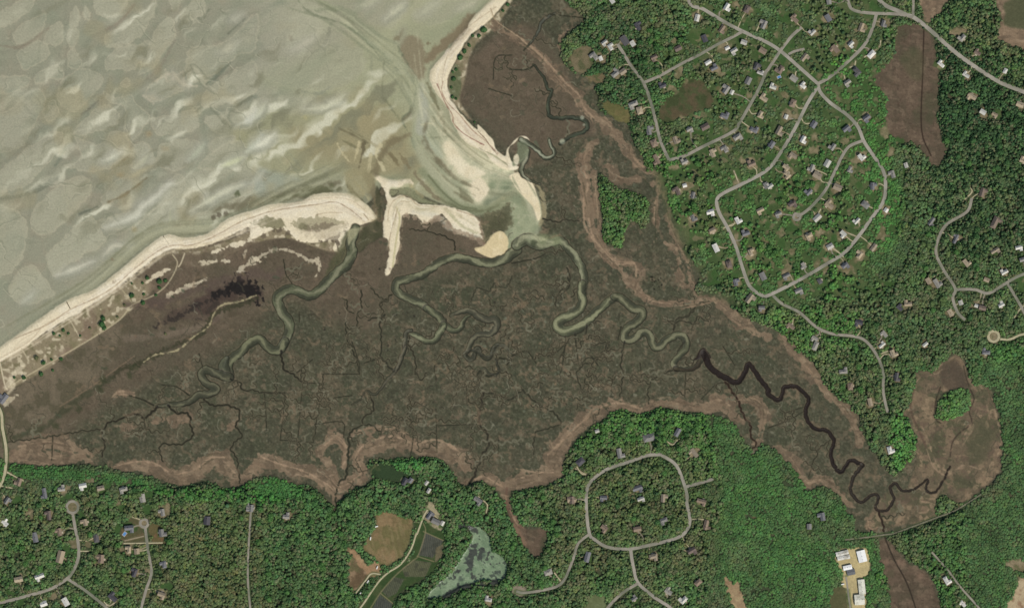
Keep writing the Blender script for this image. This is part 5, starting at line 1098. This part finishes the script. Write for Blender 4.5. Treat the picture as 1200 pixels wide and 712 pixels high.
# ------------------------------------------------------------------ houses
PAL = dict(g=[(134, 131, 124), (120, 118, 114), (146, 142, 132), (110, 110, 112)], d=[(78, 76, 80), (88, 86, 86)], w=[(186, 184, 174), (170, 167, 158), (202, 199, 190)],
           b=[(118, 104, 92), (106, 94, 86), (130, 114, 98)], t=[(150, 136, 114), (162, 148, 124), (142, 130, 112)])
RM = {k: [mat(f'roof_{k}_{i}', c, var=.16, scale=.6, k=K*.92, rough=.8) for i, c in enumerate(v)] for k, v in PAL.items()}
WM = [mat('wall_cedar', (124, 112, 98), scale=.8), mat('wall_white', (196, 194, 186), scale=.8), mat('wall_grey', (136, 134, 130), scale=.8)]
M_BRICK = mat('brick_chimney', (112, 78, 64), scale=2)
M_DECK = mat('deck_boards', (176, 166, 146), scale=1)
M_GLASS = mat('window_glass', (50, 56, 62), rough=.1, spec=.5)
M_DOOR = mat('door_paint', (92, 48, 40))

def box(V, F, x0, x1, y0, y1, z0, z1):
    b = len(V); V += [(x0, y0, z0), (x1, y0, z0), (x1, y1, z0), (x0, y1, z0), (x0, y0, z1), (x1, y0, z1), (x1, y1, z1), (x0, y1, z1)]
    F += [tuple(b+i for i in f) for f in ((0, 3, 2, 1), (4, 5, 6, 7), (0, 1, 5, 4), (1, 2, 6, 5), (2, 3, 7, 6), (3, 0, 4, 7))]

def gable_roof(V, F, x0, x1, y0, y1, ze, rise, hip=0., ov=.6, th=.3, along='x'):
    """closed gable or hip roof shell with eaves"""
    def T(x, y, z): return (x, y, z) if along == 'x' else (y, x, z)
    if along != 'x': x0, x1, y0, y1 = y0, y1, x0, x1
    x0 -= ov; x1 += ov; y0 -= ov; y1 += ov; ym = (y0+y1)/2; hx = (y1-y0)/2*hip
    b = len(V)
    for dz in (0, -th):
        V += [T(x0, y0, ze+dz), T(x1, y0, ze+dz), T(x1, y1, ze+dz), T(x0, y1, ze+dz), T(x0+hx, ym, ze+rise+dz), T(x1-hx, ym, ze+rise+dz)]
    fl = along != 'x'
    fs = [(0, 1, 5, 4), (2, 3, 4, 5), (0, 1, 7, 6), (2, 3, 9, 8), (6, 7, 11, 10), (8, 9, 10, 11)]
    fs += [(1, 2, 5), (3, 0, 4), (1, 2, 8, 7), (3, 0, 6, 9), (7, 8, 11), (9, 6, 10)] if hip else [(0, 4, 10, 6), (4, 3, 9, 10), (1, 5, 11, 7), (5, 2, 8, 11)]
    F += [tuple(b+i for i in f) for f in fs]

def gable_wall(V, F, x0, x1, y0, y1, z0, ze, rise, along='x', hip=0):
    def T(x, y, z): return (x, y, z) if along == 'x' else (y, x, z)
    if along != 'x': x0, x1, y0, y1 = y0, y1, x0, x1
    ym = (y0+y1)/2; b = len(V); up = 0 if hip else rise*.93
    V += [T(x0, y0, z0), T(x1, y0, z0), T(x1, y1, z0), T(x0, y1, z0), T(x0, y0, ze), T(x1, y0, ze), T(x1, y1, ze), T(x0, y1, ze), T(x0, ym, ze+up), T(x1, ym, ze+up)]
    F += [tuple(b+i for i in f) for f in ((0, 1, 5, 4), (2, 3, 7, 6), (1, 2, 6, 9, 5), (3, 0, 4, 8, 7), (0, 3, 2, 1))]

ORD = ['', 'first', 'second', 'third', 'fourth', 'fifth', 'sixth', 'seventh', 'eighth', 'ninth', 'tenth', 'eleventh', 'twelfth', 'thirteenth', 'fourteenth', 'fifteenth', 'sixteenth', 'seventeenth', 'eighteenth', 'nineteenth', 'twentieth'] + [f'{n}th' for n in range(21, 40)]
ROOFNAME = dict(g='grey', d='dark grey', w='white', b='brown', t='tan')
info = {r[0]: r for r in ROADS}
for h in HL:
    best = None
    for key, p in RP.items():
        if key in ('trail', 'yard', 'tiny', 'stub'): continue
        d = np.hypot(p[:, 0]-h[0], p[:, 1]-h[1]); k = int(d.argmin())
        if best is None or d[k] < best[0]: best = (d[k], key, k)
    d, key, k = best; p = RP[key]; a, b = p[max(0, k-1)], p[min(len(p)-1, k+1)]
    t = b-a; side = 0 if (t[0]*(h[1]-a[1])-t[1]*(h[0]-a[0])) > 0 else 1     # plan y runs down: right of travel
    h[3] *= 1.12; h[4] *= 1.12
    h += [key, k, side, math.atan2(-t[1], t[0])]
seq = {}
for h in sorted(HL, key=lambda q: (q[5], q[7], q[6])):
    seq.setdefault((h[5], h[7]), []).append(h)

def house(h, n, total):
    x, y, rc, L, Wd, key, k, side, ang = h
    rnd = random.Random(int(x*31+y*17))
    z = float(height(x, y)); wx, wy, _ = world(x, y)
    r = bpy.data.objects.new('house', None); COL.objects.link(r); r.location = (wx, wy, z)
    r.rotation_euler = (0, 0, ang+rnd.choice([0, 0, 0, math.pi/2])+rnd.gauss(0, .06))
    big = L >= 19; small = L <= 11
    style = rnd.random(); hip = 1. if style > .75 and not small else 0.
    ze = 3.0 if small else rnd.choice([3.2, 5.4, 5.6]); rise = Wd*.34
    RV, RF, WV, WF = [], [], [], []
    x0, x1, y0, y1 = -L/2, L/2, -Wd/2, Wd/2
    wing = (L >= 13 and rnd.random() < .72)
    if wing: y0 += Wd*.12; y1 -= Wd*.12
    gable_wall(WV, WF, x0, x1, y0, y1, -1.2, ze, rise, hip=hip); gable_roof(RV, RF, x0, x1, y0, y1, ze, rise, hip)
    if wing:
        sg = rnd.choice([-1, 1]); sx = rnd.choice([-1, 1]); ww = Wd*.62
        xa_ = sx*(L/2-ww/2)-ww/2+(-sx*.4); e = Wd*.5
        ya, yb = (y1-2.0, y1+e) if sg > 0 else (y0-e, y0+2.0)
        zw = ze-.35
        gable_wall(WV, WF, xa_, xa_+ww, ya, yb, -1.2, zw, ww*.34, along='y'); gable_roof(RV, RF, xa_, xa_+ww, ya, yb, zw, ww*.34, along='y', ov=.5)
    wm = rnd.choice(WM); rm = rnd.choice(RM[rc])
    wo = pymesh('wall', WV, WF, wm, r); ro = pymesh('roof', RV, RF, rm, r)
    if not small and rnd.random() < .7:
        V, F = [], []; cx = rnd.uniform(-.3, .3)*L; box(V, F, cx-.6, cx+.6, -.5, .5, ze+rise-1.2, ze+rise+1.3); pymesh('chimney', V, F, M_BRICK, ro)
    if rnd.random() < .45 and not small:
        V, F = [], []; s = -1 if (wing and sg > 0) else 1
        ya = y1+.02 if s > 0 else y0-3.6; cx = rnd.uniform(-.2, .2)*L
        box(V, F, cx-2.6, cx+2.6, ya, ya+3.6, -.8, .75); pymesh('deck', V, F, M_DECK, r)
    # windows and a door on the long walls
    for s, n_w in ((-1, 3), (1, 3)):
        yy = y0 if s < 0 else y1
        for q in range(n_w):
            V, F = [], []; cx = (q-1)*L*.27+.9
            if wing and s == sg and abs(cx-(xa_+ww/2)) < ww/2+1.2: continue
            box(V, F, cx-.55, cx+.55, min(yy, yy+s*.08), max(yy, yy+s*.08), 1.0, 2.3); pymesh('window', V, F, M_GLASS, r)
        if s < 0:
            V, F = [], []; box(V, F, -L*.14, -L*.14+1.0, yy-.1, yy, 0, 2.1); pymesh('door', V, F, M_DOOR, r)
    st, nm, sd = info[key][2], info[key][1].replace('second southwestern cul-de-sac', 'southwestern cul-de-sac').replace('cul-de-sac inside the big loop', 'cul-de-sac within the loop').replace('road below the brown clearing', 'road below brown clearing').replace('slanting road by the brown clearing', 'slanting road').replace('big eastern loop', 'big loop'), info[key][3][side]
    size = 'large ' if big else 'small ' if small else ''
    base = f"{size}{ROOFNAME[rc]}-roofed house" if key != 'swmid' and not (key == 'loop' and rc == 'd') else f"{ROOFNAME[rc]}-roofed house"
    if total == 1: lb = f"{base}, the only one on the {sd} side of the {nm}"
    elif key in ('loop', 'oval'): lb = f"{base}, {ORD[n]} clockwise from {st}, {sd} side of {nm}"
    else: lb = f"{base}, {ORD[n]} from {st} end, {sd} side of the {nm}"
    if len(lb.split()) > 16: lb = lb.replace(' the only one on the ', ' alone on ')
    if len(lb.replace('-', ' ').split()) > 16: lb = lb.replace(' of the ', ' of ')
    if len(lb.replace('-', ' ').split()) > 16: lb = lb.replace('large ', '').replace('small ', '')
    tag(r, lb, 'house', 'houses scattered through the woods')
    return r
for key, hs in seq.items():
    for n, h in enumerate(hs):
        house(h, n+1, len(hs))

# depot sheds and beach house
m_white = mat('white_sheet_roof', (236, 236, 232), var=.04); m_pale = mat('pale_membrane_roof', (214, 212, 196), var=.1, dirt=(180, 178, 160)); m_dk = mat('dark_shed_roof', (104, 106, 108), var=.1); m_cor = mat('old_sheet_roof', (206, 204, 194), var=.12, dirt=(170, 166, 152))
DL = ['long white shed, northernmost of the gravel depot', 'long white shed with scuffed roof, second from the depot top', 'broad bright white warehouse at the depot northeast corner', 'small bright white shed joined to a dark roof', 'dark grey low shed south of the small white one', 'long pale building on the depot southeast side', 'square pale building at the southern end of the depot']
for (s, L, Wd, ang, kind, _), lb in zip(DEPOT, DL):
    q = P(s)[0]; L, Wd = L/8.69*MPP, Wd/8.69*MPP
    z = float(height(*q)); wx, wy, _z = world(*q)
    r = bpy.data.objects.new('warehouse', None); COL.objects.link(r); r.location = (wx, wy, z); r.rotation_euler = (0, 0, math.radians(-ang) if abs(ang) < 45 else math.radians(-ang))
    V, F = [], []; gable_wall(V, F, -L/2, L/2, -Wd/2, Wd/2, -1, 5, Wd*.12); pymesh('wall', V, F, WM[2], r)
    V, F = [], []; gable_roof(V, F, -L/2, L/2, -Wd/2, Wd/2, 5, Wd*.12, ov=.3); ro = pymesh('roof', V, F, dict(white=m_white, pale=m_pale, dark=m_dk, corrugated=m_cor)[kind], r)
    V, F = [], []
    for q2 in (-.3, 0, .3): box(V, F, q2*L-.5, q2*L+.5, -.5, .5, 5+Wd*.12-.3, 5+Wd*.12+.6)
    pymesh('roof_vent', V, F, m_dk, ro)
    V, F = [], []; box(V, F, -2, 2, -Wd/2-.1, -Wd/2, 0, 3.6); pymesh('door', V, F, m_dk, r)
    tag(r, lb, 'warehouse', 'sheds at the gravel depot')
q = P('C1 16,238')[0]; wx, wy, _ = world(*q)
r = bpy.data.objects.new('beach_house', None); COL.objects.link(r); r.location = (wx, wy, float(height(*q))); r.rotation_euler = (0, 0, .9)
V, F = [], []; gable_wall(V, F, -12, 12, -6, 6, -1, 4, 3.4); gable_wall(V, F, -4, 4, 4, 13, -1, 3.6, 2.4, along='y'); pymesh('wall', V, F, WM[0], r)
V, F = [], []; gable_roof(V, F, -12, 12, -6, 6, 4, 3.4); gable_roof(V, F, -4, 4, 4, 13, 3.6, 2.4, along='y'); pymesh('roof', V, F, RM['g'][3], r)
V, F = [], []; box(V, F, -10, -2, -10, -6.1, -.5, .8); pymesh('deck', V, F, M_DECK, r)
tag(r, 'dark grey beach building on the sand where the coastal road ends', 'building')

# pools
m_pool = mat('pool_water', (96, 142, 190), rough=.1, spec=.5); m_conc = mat('pool_paving', (170, 164, 150))
for s, (L, Wd), an, lb in [('C3 604,362', (11, 6), 1.4, 'blue swimming pool beside the biggest house north of the oval loop'), ('D1 605,352', (9, 6), .9, 'blue swimming pool beside a grey house near the southwestern cul-de-sac'), ('A4 46,322', (8, 5), .4, 'small blue swimming pool behind a house on the diagonal road')]:
    q = P(s)[0]; wx, wy, _ = world(*q); z = float(height(*q))
    r = bpy.data.objects.new('swimming_pool', None); COL.objects.link(r); r.location = (wx, wy, z+.1); r.rotation_euler = (0, 0, an)
    V, F = [], []
    for bx in ((-L/2-1.2, L/2+1.2, -Wd/2-1.2, -Wd/2), (-L/2-1.2, L/2+1.2, Wd/2, Wd/2+1.2), (-L/2-1.2, -L/2, -Wd/2, Wd/2), (L/2, L/2+1.2, -Wd/2, Wd/2)): box(V, F, *bx, -.6, .35)
    pymesh('rim', V, F, m_conc, r)
    V, F = [], []; box(V, F, -L/2+.01, L/2-.01, -Wd/2+.01, Wd/2-.01, -.6, .2); pymesh('water', V, F, m_pool, r)
    tag(r, lb, 'swimming pool')

# groynes
m_wood = mat('weathered_timber', (96, 84, 66), scale=1)
for s, lb in (('B1 680,272 702,308', 'short dark timber groyne where the beach bends at mid length'), ('B1 278,548 292,575', 'short dark timber groyne crossing the western beach')):
    a, b = P(s); wa = world(*a); wb = world(*b); L = math.dist(wa[:2], wb[:2])
    r = bpy.data.objects.new('groyne', None); COL.objects.link(r); r.location = (wa[0], wa[1], float(height(*a))); r.rotation_euler = (0, 0, math.atan2(wb[1]-wa[1], wb[0]-wa[0]))
    V, F = [], []; box(V, F, 0, L, -.5, .5, -1, .8); pymesh('plank_wall', V, F, m_wood, r)
    n = 9
    for i in range(n):
        V, F = [], []; xx = L*i/(n-1); box(V, F, xx-.5, xx+.5, .52, 1.4, -1, 1.6); pymesh('post', V, F, m_wood, r)
    tag(r, lb, 'groyne', 'timber groynes on the beach')

# trailers by the fields
m_tw = mat('trailer_white', (226, 224, 216), var=.05); m_ty = mat('tyre_rubber', (38, 38, 38))
def trailer():
    r = bpy.data.objects.new('trailer', None); COL.objects.link(r)
    V, F = [], []; box(V, F, -3.6, 3.6, -1.3, 1.3, .9, 3.4); pymesh('box_body', V, F, m_tw, r)
    V, F = [], []; box(V, F, 3.62, 5.0, -.12, .12, .7, .9); pymesh('hitch', V, F, m_dk, r)
    for sx in (-1.5, -.3):
        for sy in (-1, 1):
            bm = bmesh.new(); bmesh.ops.create_cone(bm, cap_ends=True, segments=12, radius1=.45, radius2=.45, depth=.3)
            me = bpy.data.meshes.new('wheel'); bm.to_mesh(me); bm.free(); me.materials.append(m_ty)
            o = bpy.data.objects.new('wheel', me); COL.objects.link(o); o.parent = r; o.rotation_euler = (math.pi/2, 0, 0); o.location = (sx, sy*1.15, .45)
    return r
def copytree(o, parent=None):
    c = o.copy(); COL.objects.link(c)
    if parent: c.parent = parent
    for ch in o.children: copytree(ch, c)
    return c
t0 = trailer()
for i, (s, an, lb) in enumerate([('D2 878,515', 1.2, 'white trailer at the southern corner of the dry field'), ('D2 833,583', 1.0, 'white trailer halfway along the farmyard track'), ('D2 796,640', .8, 'white trailer at the southwest end of the farmyard track'),
                                 ('D2 875,316', .3, 'white trailer near the top of the dry field edge'), ('D2 843,353', 1.3, 'upper of two white trailers on the west field edge'), ('D2 846,374', 1.4, 'lower of two white trailers on the west field edge'), ('F2 152,468', .2, 'white trailer in the grass west of the depot')]):
    o = t0 if i == 0 else copytree(t0)
    q = P(s)[0]; w_ = world(*q); o.location = (w_[0], w_[1], float(height(*q))); o.rotation_euler = (0, 0, an); tag(o, lb, 'trailer', 'white trailers by the fields')

# ------------------------------------------------------------------ trees
def crown_proto(seed, nleaf=26, sub=2):
    bm = bmesh.new(); bmesh.ops.create_icosphere(bm, subdivisions=sub, radius=1)
    V = np.array([v.co[:] for v in bm.verts], np.float32); F = np.array([[v.index for v in f.verts] for f in bm.faces], np.int32); bm.free()
    rn = np.random.default_rng(seed)
    lob = rn.standard_normal((7, 3)); lob /= np.linalg.norm(lob, axis=1)[:, None]
    d = (V@lob.T); r = .80+.24*np.clip(d.max(1)-.3, 0, 1)+rn.uniform(-.17, .17, len(V))
    V = V*r[:, None]; V[:, 2] *= .62
    tone = .88+.30*rn.random(len(V))
    n = rn.standard_normal((nleaf, 3)); n[:, 2] = np.abs(n[:, 2])-.2; n /= np.linalg.norm(n, axis=1)[:, None]
    c = n*rn.uniform(.82, 1.2, (nleaf, 1)); c[:, 2] *= .85
    tri = c[:, None, :]+rn.standard_normal((nleaf, 3, 3))*.17
    LV = tri.reshape(-1, 3); LF = np.arange(nleaf*3).reshape(-1, 3)+len(V)
    lt = np.repeat(.8+.5*rn.random(nleaf), 3)
    return np.vstack([V, LV]).astype(np.float32), np.vstack([F, LF]).astype(np.int32), np.concatenate([tone, lt]).astype(np.float32)
PROT = [crown_proto(100+i) for i in range(10)]

sp = 2.7
gx = np.arange(-62, 1262, sp); gy = np.arange(-44, 756, sp*.866)
TX, TY = np.meshgrid(gx, gy); TX[1::2] += sp/2
TX = TX.ravel()+RNG.uniform(-1.0, 1.0, TX.size); TY = TY.ravel()+RNG.uniform(-1.0, 1.0, TY.size)
ii = np.clip(((TX-X0)/S).astype(int), 0, W-1); jj = np.clip(((TY-Y0)/S).astype(int), 0, H-1)
res = sst(780, 840, TX+TY*.15)*sst(390, 330, TY)*sst(1060, 1010, TX)         # gardens of the northeastern estate: looser trees
dens = 1-.80*res*(vnoise(TX/8, TY/8, 77) > -.25)-.5*(1-res)*(vnoise(TX/6, TY/6, 79)+.5*vnoise(TX/14, TY/14, 80) > .62)
low = np.zeros(len(TX), bool)
TXo, TYo = TX, TY; TX = TX+14*vnoise(TX/17, TY/17, 55)+5*vnoise(TX/6, TY/6, 56); TY = TY+14*vnoise(TXo/17, TYo/17, 57)+5*vnoise(TXo/6, TYo/6, 58)
slope = ((TX > 835) & (TX < 1040) & (TY > 480) & (TX+1.2*(700-TY) < 1250)) | ((TX > 1000) & (TX < 1062) & (TY > 60) & (TY < 330)) | ((TX > 1130) & (TY > 430)) | ((TY < 575) & (TY > 530) & (TX < 360)) | ((TX > 900) & (TX < 1000) & (TY > 90) & (TY < 160))
slope |= (res > .5) & (vnoise(TX/25+9, TY/25, 78) > .1)
TX, TY = TXo, TYo
fm = FM[jj, ii]
keep = (fm*dens > RNG.random(len(TX))) & (fm > .5)
TX, TY, slope, res, ii, jj = [a[keep] for a in (TX, TY, slope, res, ii, jj)]
nT = len(TX)
TR = RNG.uniform(2.9, 4.6, nT); big = RNG.random(nT) < .12; TR[big] = RNG.uniform(4.8, 5.6, big.sum())
TR[slope] *= .8
stand = vnoise(TX/7, TY/7, 81)*1.6+vnoise(TX/3.1, TY/3.1, 82)*1.3
edge = np.zeros((H, W), np.float32); _c = np.pad(np.cumsum(np.cumsum(FM, 0), 1), ((1, 0), (1, 0))); _r = 8
edge[_r:H-_r, _r:W-_r] = (_c[2*_r:H, 2*_r:W]-_c[:H-2*_r, 2*_r:W]-_c[2*_r:H, :W-2*_r]+_c[:H-2*_r, :W-2*_r])/(4*_r*_r)
rim = np.clip(edge[jj, ii], 0, 1)
TH = 7.3+stand+(TR-3.8)*.7+RNG.normal(0, .5, nT); TH *= .42+.58*sst(.5, .95, rim); TR *= .8+.2*sst(.5, .9, rim); TR[slope] = RNG.uniform(3.0, 4.4, slope.sum()); TH[slope] = 2.6+stand[slope]*.45+RNG.normal(0, .25, slope.sum())
conif = (RNG.random(nT) < np.where((TX > 1090) & (TY < 300), .35, .1)) & ~slope
tint = (RNG.normal(1., .11, nT)*(1+.20*vnoise(TX/5.5, TY/5.5, 91)+.14*vnoise(TX/13, TY/13, 92)))[:, None]*np.stack([RNG.normal(1., .09, nT), np.ones(nT), RNG.normal(1., .07, nT)], 1)
TC = lin(np.clip(FCc[jj, ii], 0, 1))*np.clip(tint, .5, 1.6)
TC[conif] = lin(c3((38, 58, 40)))*RNG.uniform(.7, 1.2, (conif.sum(), 1))
TC = TC*1.55/K*np.where(slope, .88, 1.)[:, None]; lum = TC.mean(1, keepdims=True); TC = (lum+(TC-lum)*np.where(slope, .86, .98)[:, None])*np.array([1.03, 1.03, .84])
bare = (RNG.random(nT) < .04+.30*(vnoise(TX/10, TY/10, 95) > .25)) & ~slope
TC[bare] = TC[bare]*.4+.6*lin(c3((92, 91, 68)))*1.5/K*RNG.uniform(.8, 1.1, (bare.sum(), 1))
lush = (vnoise(TX/6, TY/6, 96) > .35) & ~conif & ~bare; TC[lush] *= np.array([1.12, 1.15, 1.06])
TC *= 1.13
TZ = height(TX, TY)
# choose the 300 single trees: the widest crowns, zone by zone
ZONES = [('inside the oval loop road', (700, 545, 800, 632), 22), ('between the oval loop road and the marsh', (690, 485, 830, 535), 20), ('along the southwestern curved road', (20, 575, 130, 700), 24),
         ('around the second southwestern cul-de-sac', (135, 570, 200, 705), 22), ('beside the straight southern road', (270, 590, 320, 705), 18), ('in the wood west of the dry field', (335, 590, 410, 705), 24),
         ('on the southern shore of the algae pond', (500, 690, 610, 710), 10), ('on the wooded rise east of the algae pond', (600, 570, 680, 690), 20), ('between the northwest lane and the slanting road', (740, 30, 840, 90), 20),
         ('below the road under the brown clearing', (800, 175, 900, 260), 20), ('inside the big eastern loop road', (900, 150, 1000, 300), 26), ('along the winding wooded lane', (960, 380, 1045, 480), 22),
         ('in the dark wood south of the northeastern highway', (1100, 90, 1195, 200), 26), ('along the eastern hooked lane', (1080, 260, 1160, 380), 22)]
single = np.zeros(nT, int)-1
rdist = np.full(nT, 99.)
for key, *_q in ROADS:
    pp = RP[key]
    for a_ in range(0, len(pp), 2): rdist = np.minimum(rdist, np.hypot(TX-pp[a_, 0], TY-pp[a_, 1]))
for zi, (zn, (a, b, c, d), n) in enumerate(ZONES):
    idx = np.nonzero((TX > a) & (TX < c) & (TY > b) & (TY < d) & ~conif & (single < 0) & (rdist > 6.5))[0]
    idx = idx[np.argsort(-TR[idx])][:n*2]; idx = RNG.permutation(idx)[:n]
    single[idx] = zi
TR[single >= 0] = RNG.uniform(5.8, 6.8, (single >= 0).sum()); TH[single >= 0] += 3.2

m_leaf = mat('foliage', attr=True, rough=.85, var=.25, scale=.5, spec=.15)
m_trunk = mat('bark', (92, 80, 66), scale=2)
def canopy(name, idx, lb, cat):
    Vs, Fs, Cs = [], [], []; off = 0
    which = RNG.integers(0, len(PROT), len(idx))
    for pi, (V, F, tone) in enumerate(PROT):
        k = idx[which == pi]
        if not len(k): continue
        a = RNG.uniform(0, 6.28, len(k)); ca, sa = np.cos(a), np.sin(a)
        sx = TR[k]*RNG.uniform(.85, 1.15, len(k)); sy = TR[k]*RNG.uniform(.85, 1.15, len(k))
        hc = np.where(conif[k], 1.9, np.where(slope[k], .62, 1.0))
        vx = V[None, :, 0]*sx[:, None]; vy = V[None, :, 1]*sy[:, None]
        vz = V[None, :, 2]*(TR[k]*hc)[:, None]
        f = np.where(conif[k][:, None], np.clip(1-(V[None, :, 2]+.2)*.75, .15, 1), 1)
        vx = vx*f; vy = vy*f
        X = vx*ca[:, None]-vy*sa[:, None]+((TX[k]-600)*MPP)[:, None]; Y = vx*sa[:, None]+vy*ca[:, None]+((356-TY[k])*MPP)[:, None]
        Z = vz+(TZ[k]+TH[k]-TR[k]*np.where(slope[k], .45, .8))[:, None]
        Vs.append(np.stack([X, Y, Z], -1).reshape(-1, 3))
        Fs.append((F[None]+(np.arange(len(k))*len(V))[:, None, None]).reshape(-1, 3)+off)
        Cs.append((TC[k][:, None, :]*tone[None, :, None]).reshape(-1, 3)); off += len(k)*len(V)
    me = npmesh(name, np.vstack(Vs), np.vstack(Fs), np.vstack(Cs), m_leaf, nside=3)
    o = bpy.data.objects.new(name, me); COL.objects.link(o); tag(o, lb, cat, kind='stuff')
rest = np.nonzero(single < 0)[0]
canopy('woodland', rest[~slope[rest]], 'dense mixed green and brownish woodland canopy over the upland', 'woodland')
canopy('scrub', rest[slope[rest]], 'low bright green scrub covering slopes and marsh margins', 'scrub')

# single trees: a prototype per shape and tint, copied
def trunk_mesh():
    V, F = [], []; n = 7
    for z, r in ((0, .13), (.35, .09), (1.0, .05)):
        for i in range(n): V.append((r*math.cos(6.283*i/n)+.05*z, r*math.sin(6.283*i/n), z))
    for l in range(2):
        for i in range(n): F.append((l*n+i, l*n+(i+1) % n, (l+1)*n+(i+1) % n, (l+1)*n+i))
    for a in (0.3, 2.4, 4.4):       # limbs
        b = len(V); z = .75; dx, dy = math.cos(a), math.sin(a)
        V += [(-.04*dy, .04*dx, z-.1), (.04*dy, -.04*dx, z-.1), (0, 0, z), (dx*.45, dy*.45, z+.4)]
        F += [(b, b+1, b+3), (b+1, b+2, b+3), (b+2, b, b+3)]
    me = bpy.data.meshes.new('trunk'); me.from_pydata(V, [], F); me.materials.append(m_trunk); return me
TM = trunk_mesh()
BP = [crown_proto(300+i, 90, 3) for i in range(6)]
TINTS = [(62, 92, 52), (74, 90, 58), (52, 78, 48), (84, 86, 64)]
CM = {}
for bi, (V, F, tone) in enumerate(BP):
    for ti, c in enumerate(TINTS):
        CM[bi, ti] = npmesh('crown', V, F, (lin(c3(c))*np.array([1.5, 1.55, 1.3])/K)[None, :]*tone[:, None], m_leaf, nside=3)
def tree_proto(name, cm):
    r = bpy.data.objects.new(name, None); COL.objects.link(r)
    t = bpy.data.objects.new('trunk', TM); COL.objects.link(t); t.parent = r
    c = bpy.data.objects.new('crown', cm); COL.objects.link(c); c.parent = r
    return r
first = {}
TREELAB = 'broad green tree rising {}'
def put_tree(name, x, y, z, R_, Ht, ti, lb, cat, grp):
    bi = random.randrange(len(BP)); key = (name, bi, ti)
    if key in first: o = copytree(first[key])
    else: o = tree_proto(name, CM[bi, ti]); first[key] = o
    o.location = ((x-600)*MPP, (356-y)*MPP, z); o.rotation_euler = (0, 0, random.uniform(0, 6.28))
    for ch in o.children:
        if ch.name.startswith('trunk'): ch.scale = (Ht*.35, Ht*.35, Ht-R_*.6)
        else: ch.scale = (R_*random.uniform(.9, 1.1), R_*random.uniform(.9, 1.1), R_*.95); ch.location = (0, 0, Ht-R_*.8)
    tag(o, lb, cat, grp); return o
for k in np.nonzero(single >= 0)[0]:
    zn = ZONES[single[k]][0]; c = FCc[jj[k], ii[k]]
    ti = int(np.argmin([np.abs(c-c3(t)).sum()+random.uniform(0, .12) for t in TINTS]))
    put_tree('broadleaf_tree', TX[k], TY[k], TZ[k], TR[k], TH[k], ti, TREELAB.format(zn), 'tree', 'tall trees '+zn)
# dune shrubs
SH = [('B1 430,615', 5.5), ('B1 425,640', 6.5), ('B1 435,655', 5), ('B1 615,448', 4.5), ('B1 595,468', 3), ('B1 665,462', 5.5), ('B1 690,458', 4), ('B1 665,488', 4), ('B1 550,520', 5.5), ('B1 600,515', 3), ('B1 597,550', 5), ('B1 650,518', 3), ('B1 265,665', 3.5), ('B1 285,678', 3), ('B1 225,678', 3.5), ('B1 250,688', 2.5), ('B1 375,655', 3), ('B1 335,688', 2.5), ('B1 550,470', 2.5), ('B1 690,680', 3),
      ('B1 520,560', 3.2), ('B1 490,610', 3), ('C1 152,68', 5), ('C1 182,88', 5), ('C1 172,135', 5.5), ('C1 100,150', 4.5), ('C1 255,72', 4), ('C1 60,150', 3), ('C1 220,120', 3), ('C1 215,75', 3)]
for s, R_ in SH:
    q = P(s)[0]; put_tree('shrub', q[0], q[1], float(height(*q)), R_, R_*1.3, 2 if random.random() < .7 else 3, 'low dark green shrub on the dunes behind the western beach', 'shrub', 'shrubs on the western dunes')
for s, R_ in [('A2 950,125', 6.5), ('A2 930,150', 4), ('A2 905,150', 3.5), ('A2 890,190', 4), ('A2 870,215', 5), ('A2 852,240', 6), ('A2 835,290', 3.5), ('A2 825,330', 5), ('A2 820,300', 3), ('A2 815,365', 3), ('A2 820,405', 4), ('A2 835,412', 3), ('A2 912,510', 2.5), ('A2 1050,20', 4), ('A2 1030,45', 3)]:
    q = P(s)[0]; put_tree('shrub', q[0], q[1], float(height(*q)), R_, R_*1.3, 2, 'low dark green shrub on the dune strip behind the eastern beach', 'shrub', 'shrubs on the eastern dunes')
# evergreens shading the drive of the largest house
for s in ('C3 615,350', 'C3 613,375', 'C3 611,400', 'C3 608,425', 'C3 606,445'):
    q = P(s)[0]; put_tree('evergreen_tree', q[0]+.8, q[1], float(height(*q)), 4.2, 20, 2, 'tall narrow dark evergreen in the row by the largest house', 'tree', 'row of evergreens north of the oval loop')

# ------------------------------------------------------------------ light, sky, camera
AZ, EL = math.radians(140), math.radians(48)
sun = bpy.data.lights.new('sun', 'SUN'); sun.energy = 3.8; sun.angle = math.radians(.53); sun.color = (1, .96, .9)
so = bpy.data.objects.new('sun', sun); COL.objects.link(so); so.location = (2000, -2000, 3000)
so.rotation_euler = (math.pi/2-EL, 0, math.pi-AZ)
w_ = bpy.data.worlds.new('World'); SC.world = w_; w_.use_nodes = True
nt = w_.node_tree; bg = nt.nodes['Background']; sk = nt.nodes.new('ShaderNodeTexSky'); sk.sky_type = 'NISHITA'; sk.sun_disc = False
sk.sun_elevation = EL; sk.sun_rotation = AZ; nt.links.new(sk.outputs[0], bg.inputs[0]); bg.inputs[1].default_value = .12
D = 9000
cam = bpy.data.cameras.new('camera'); cam.sensor_width = 36; cam.lens = 36*(D-3)/(1200*MPP); cam.clip_start = 100; cam.clip_end = 90000
co = bpy.data.objects.new('camera', cam); COL.objects.link(co); co.location = (0, 0, D); SC.camera = co
SC.view_settings.view_transform = 'Standard'; SC.view_settings.look = 'None'; SC.view_settings.exposure = 0; SC.view_settings.gamma = 1
SC.view_settings.use_curve_mapping = False
SC.cycles.max_bounces = 4
print('trees', nT, 'houses', len(HL))
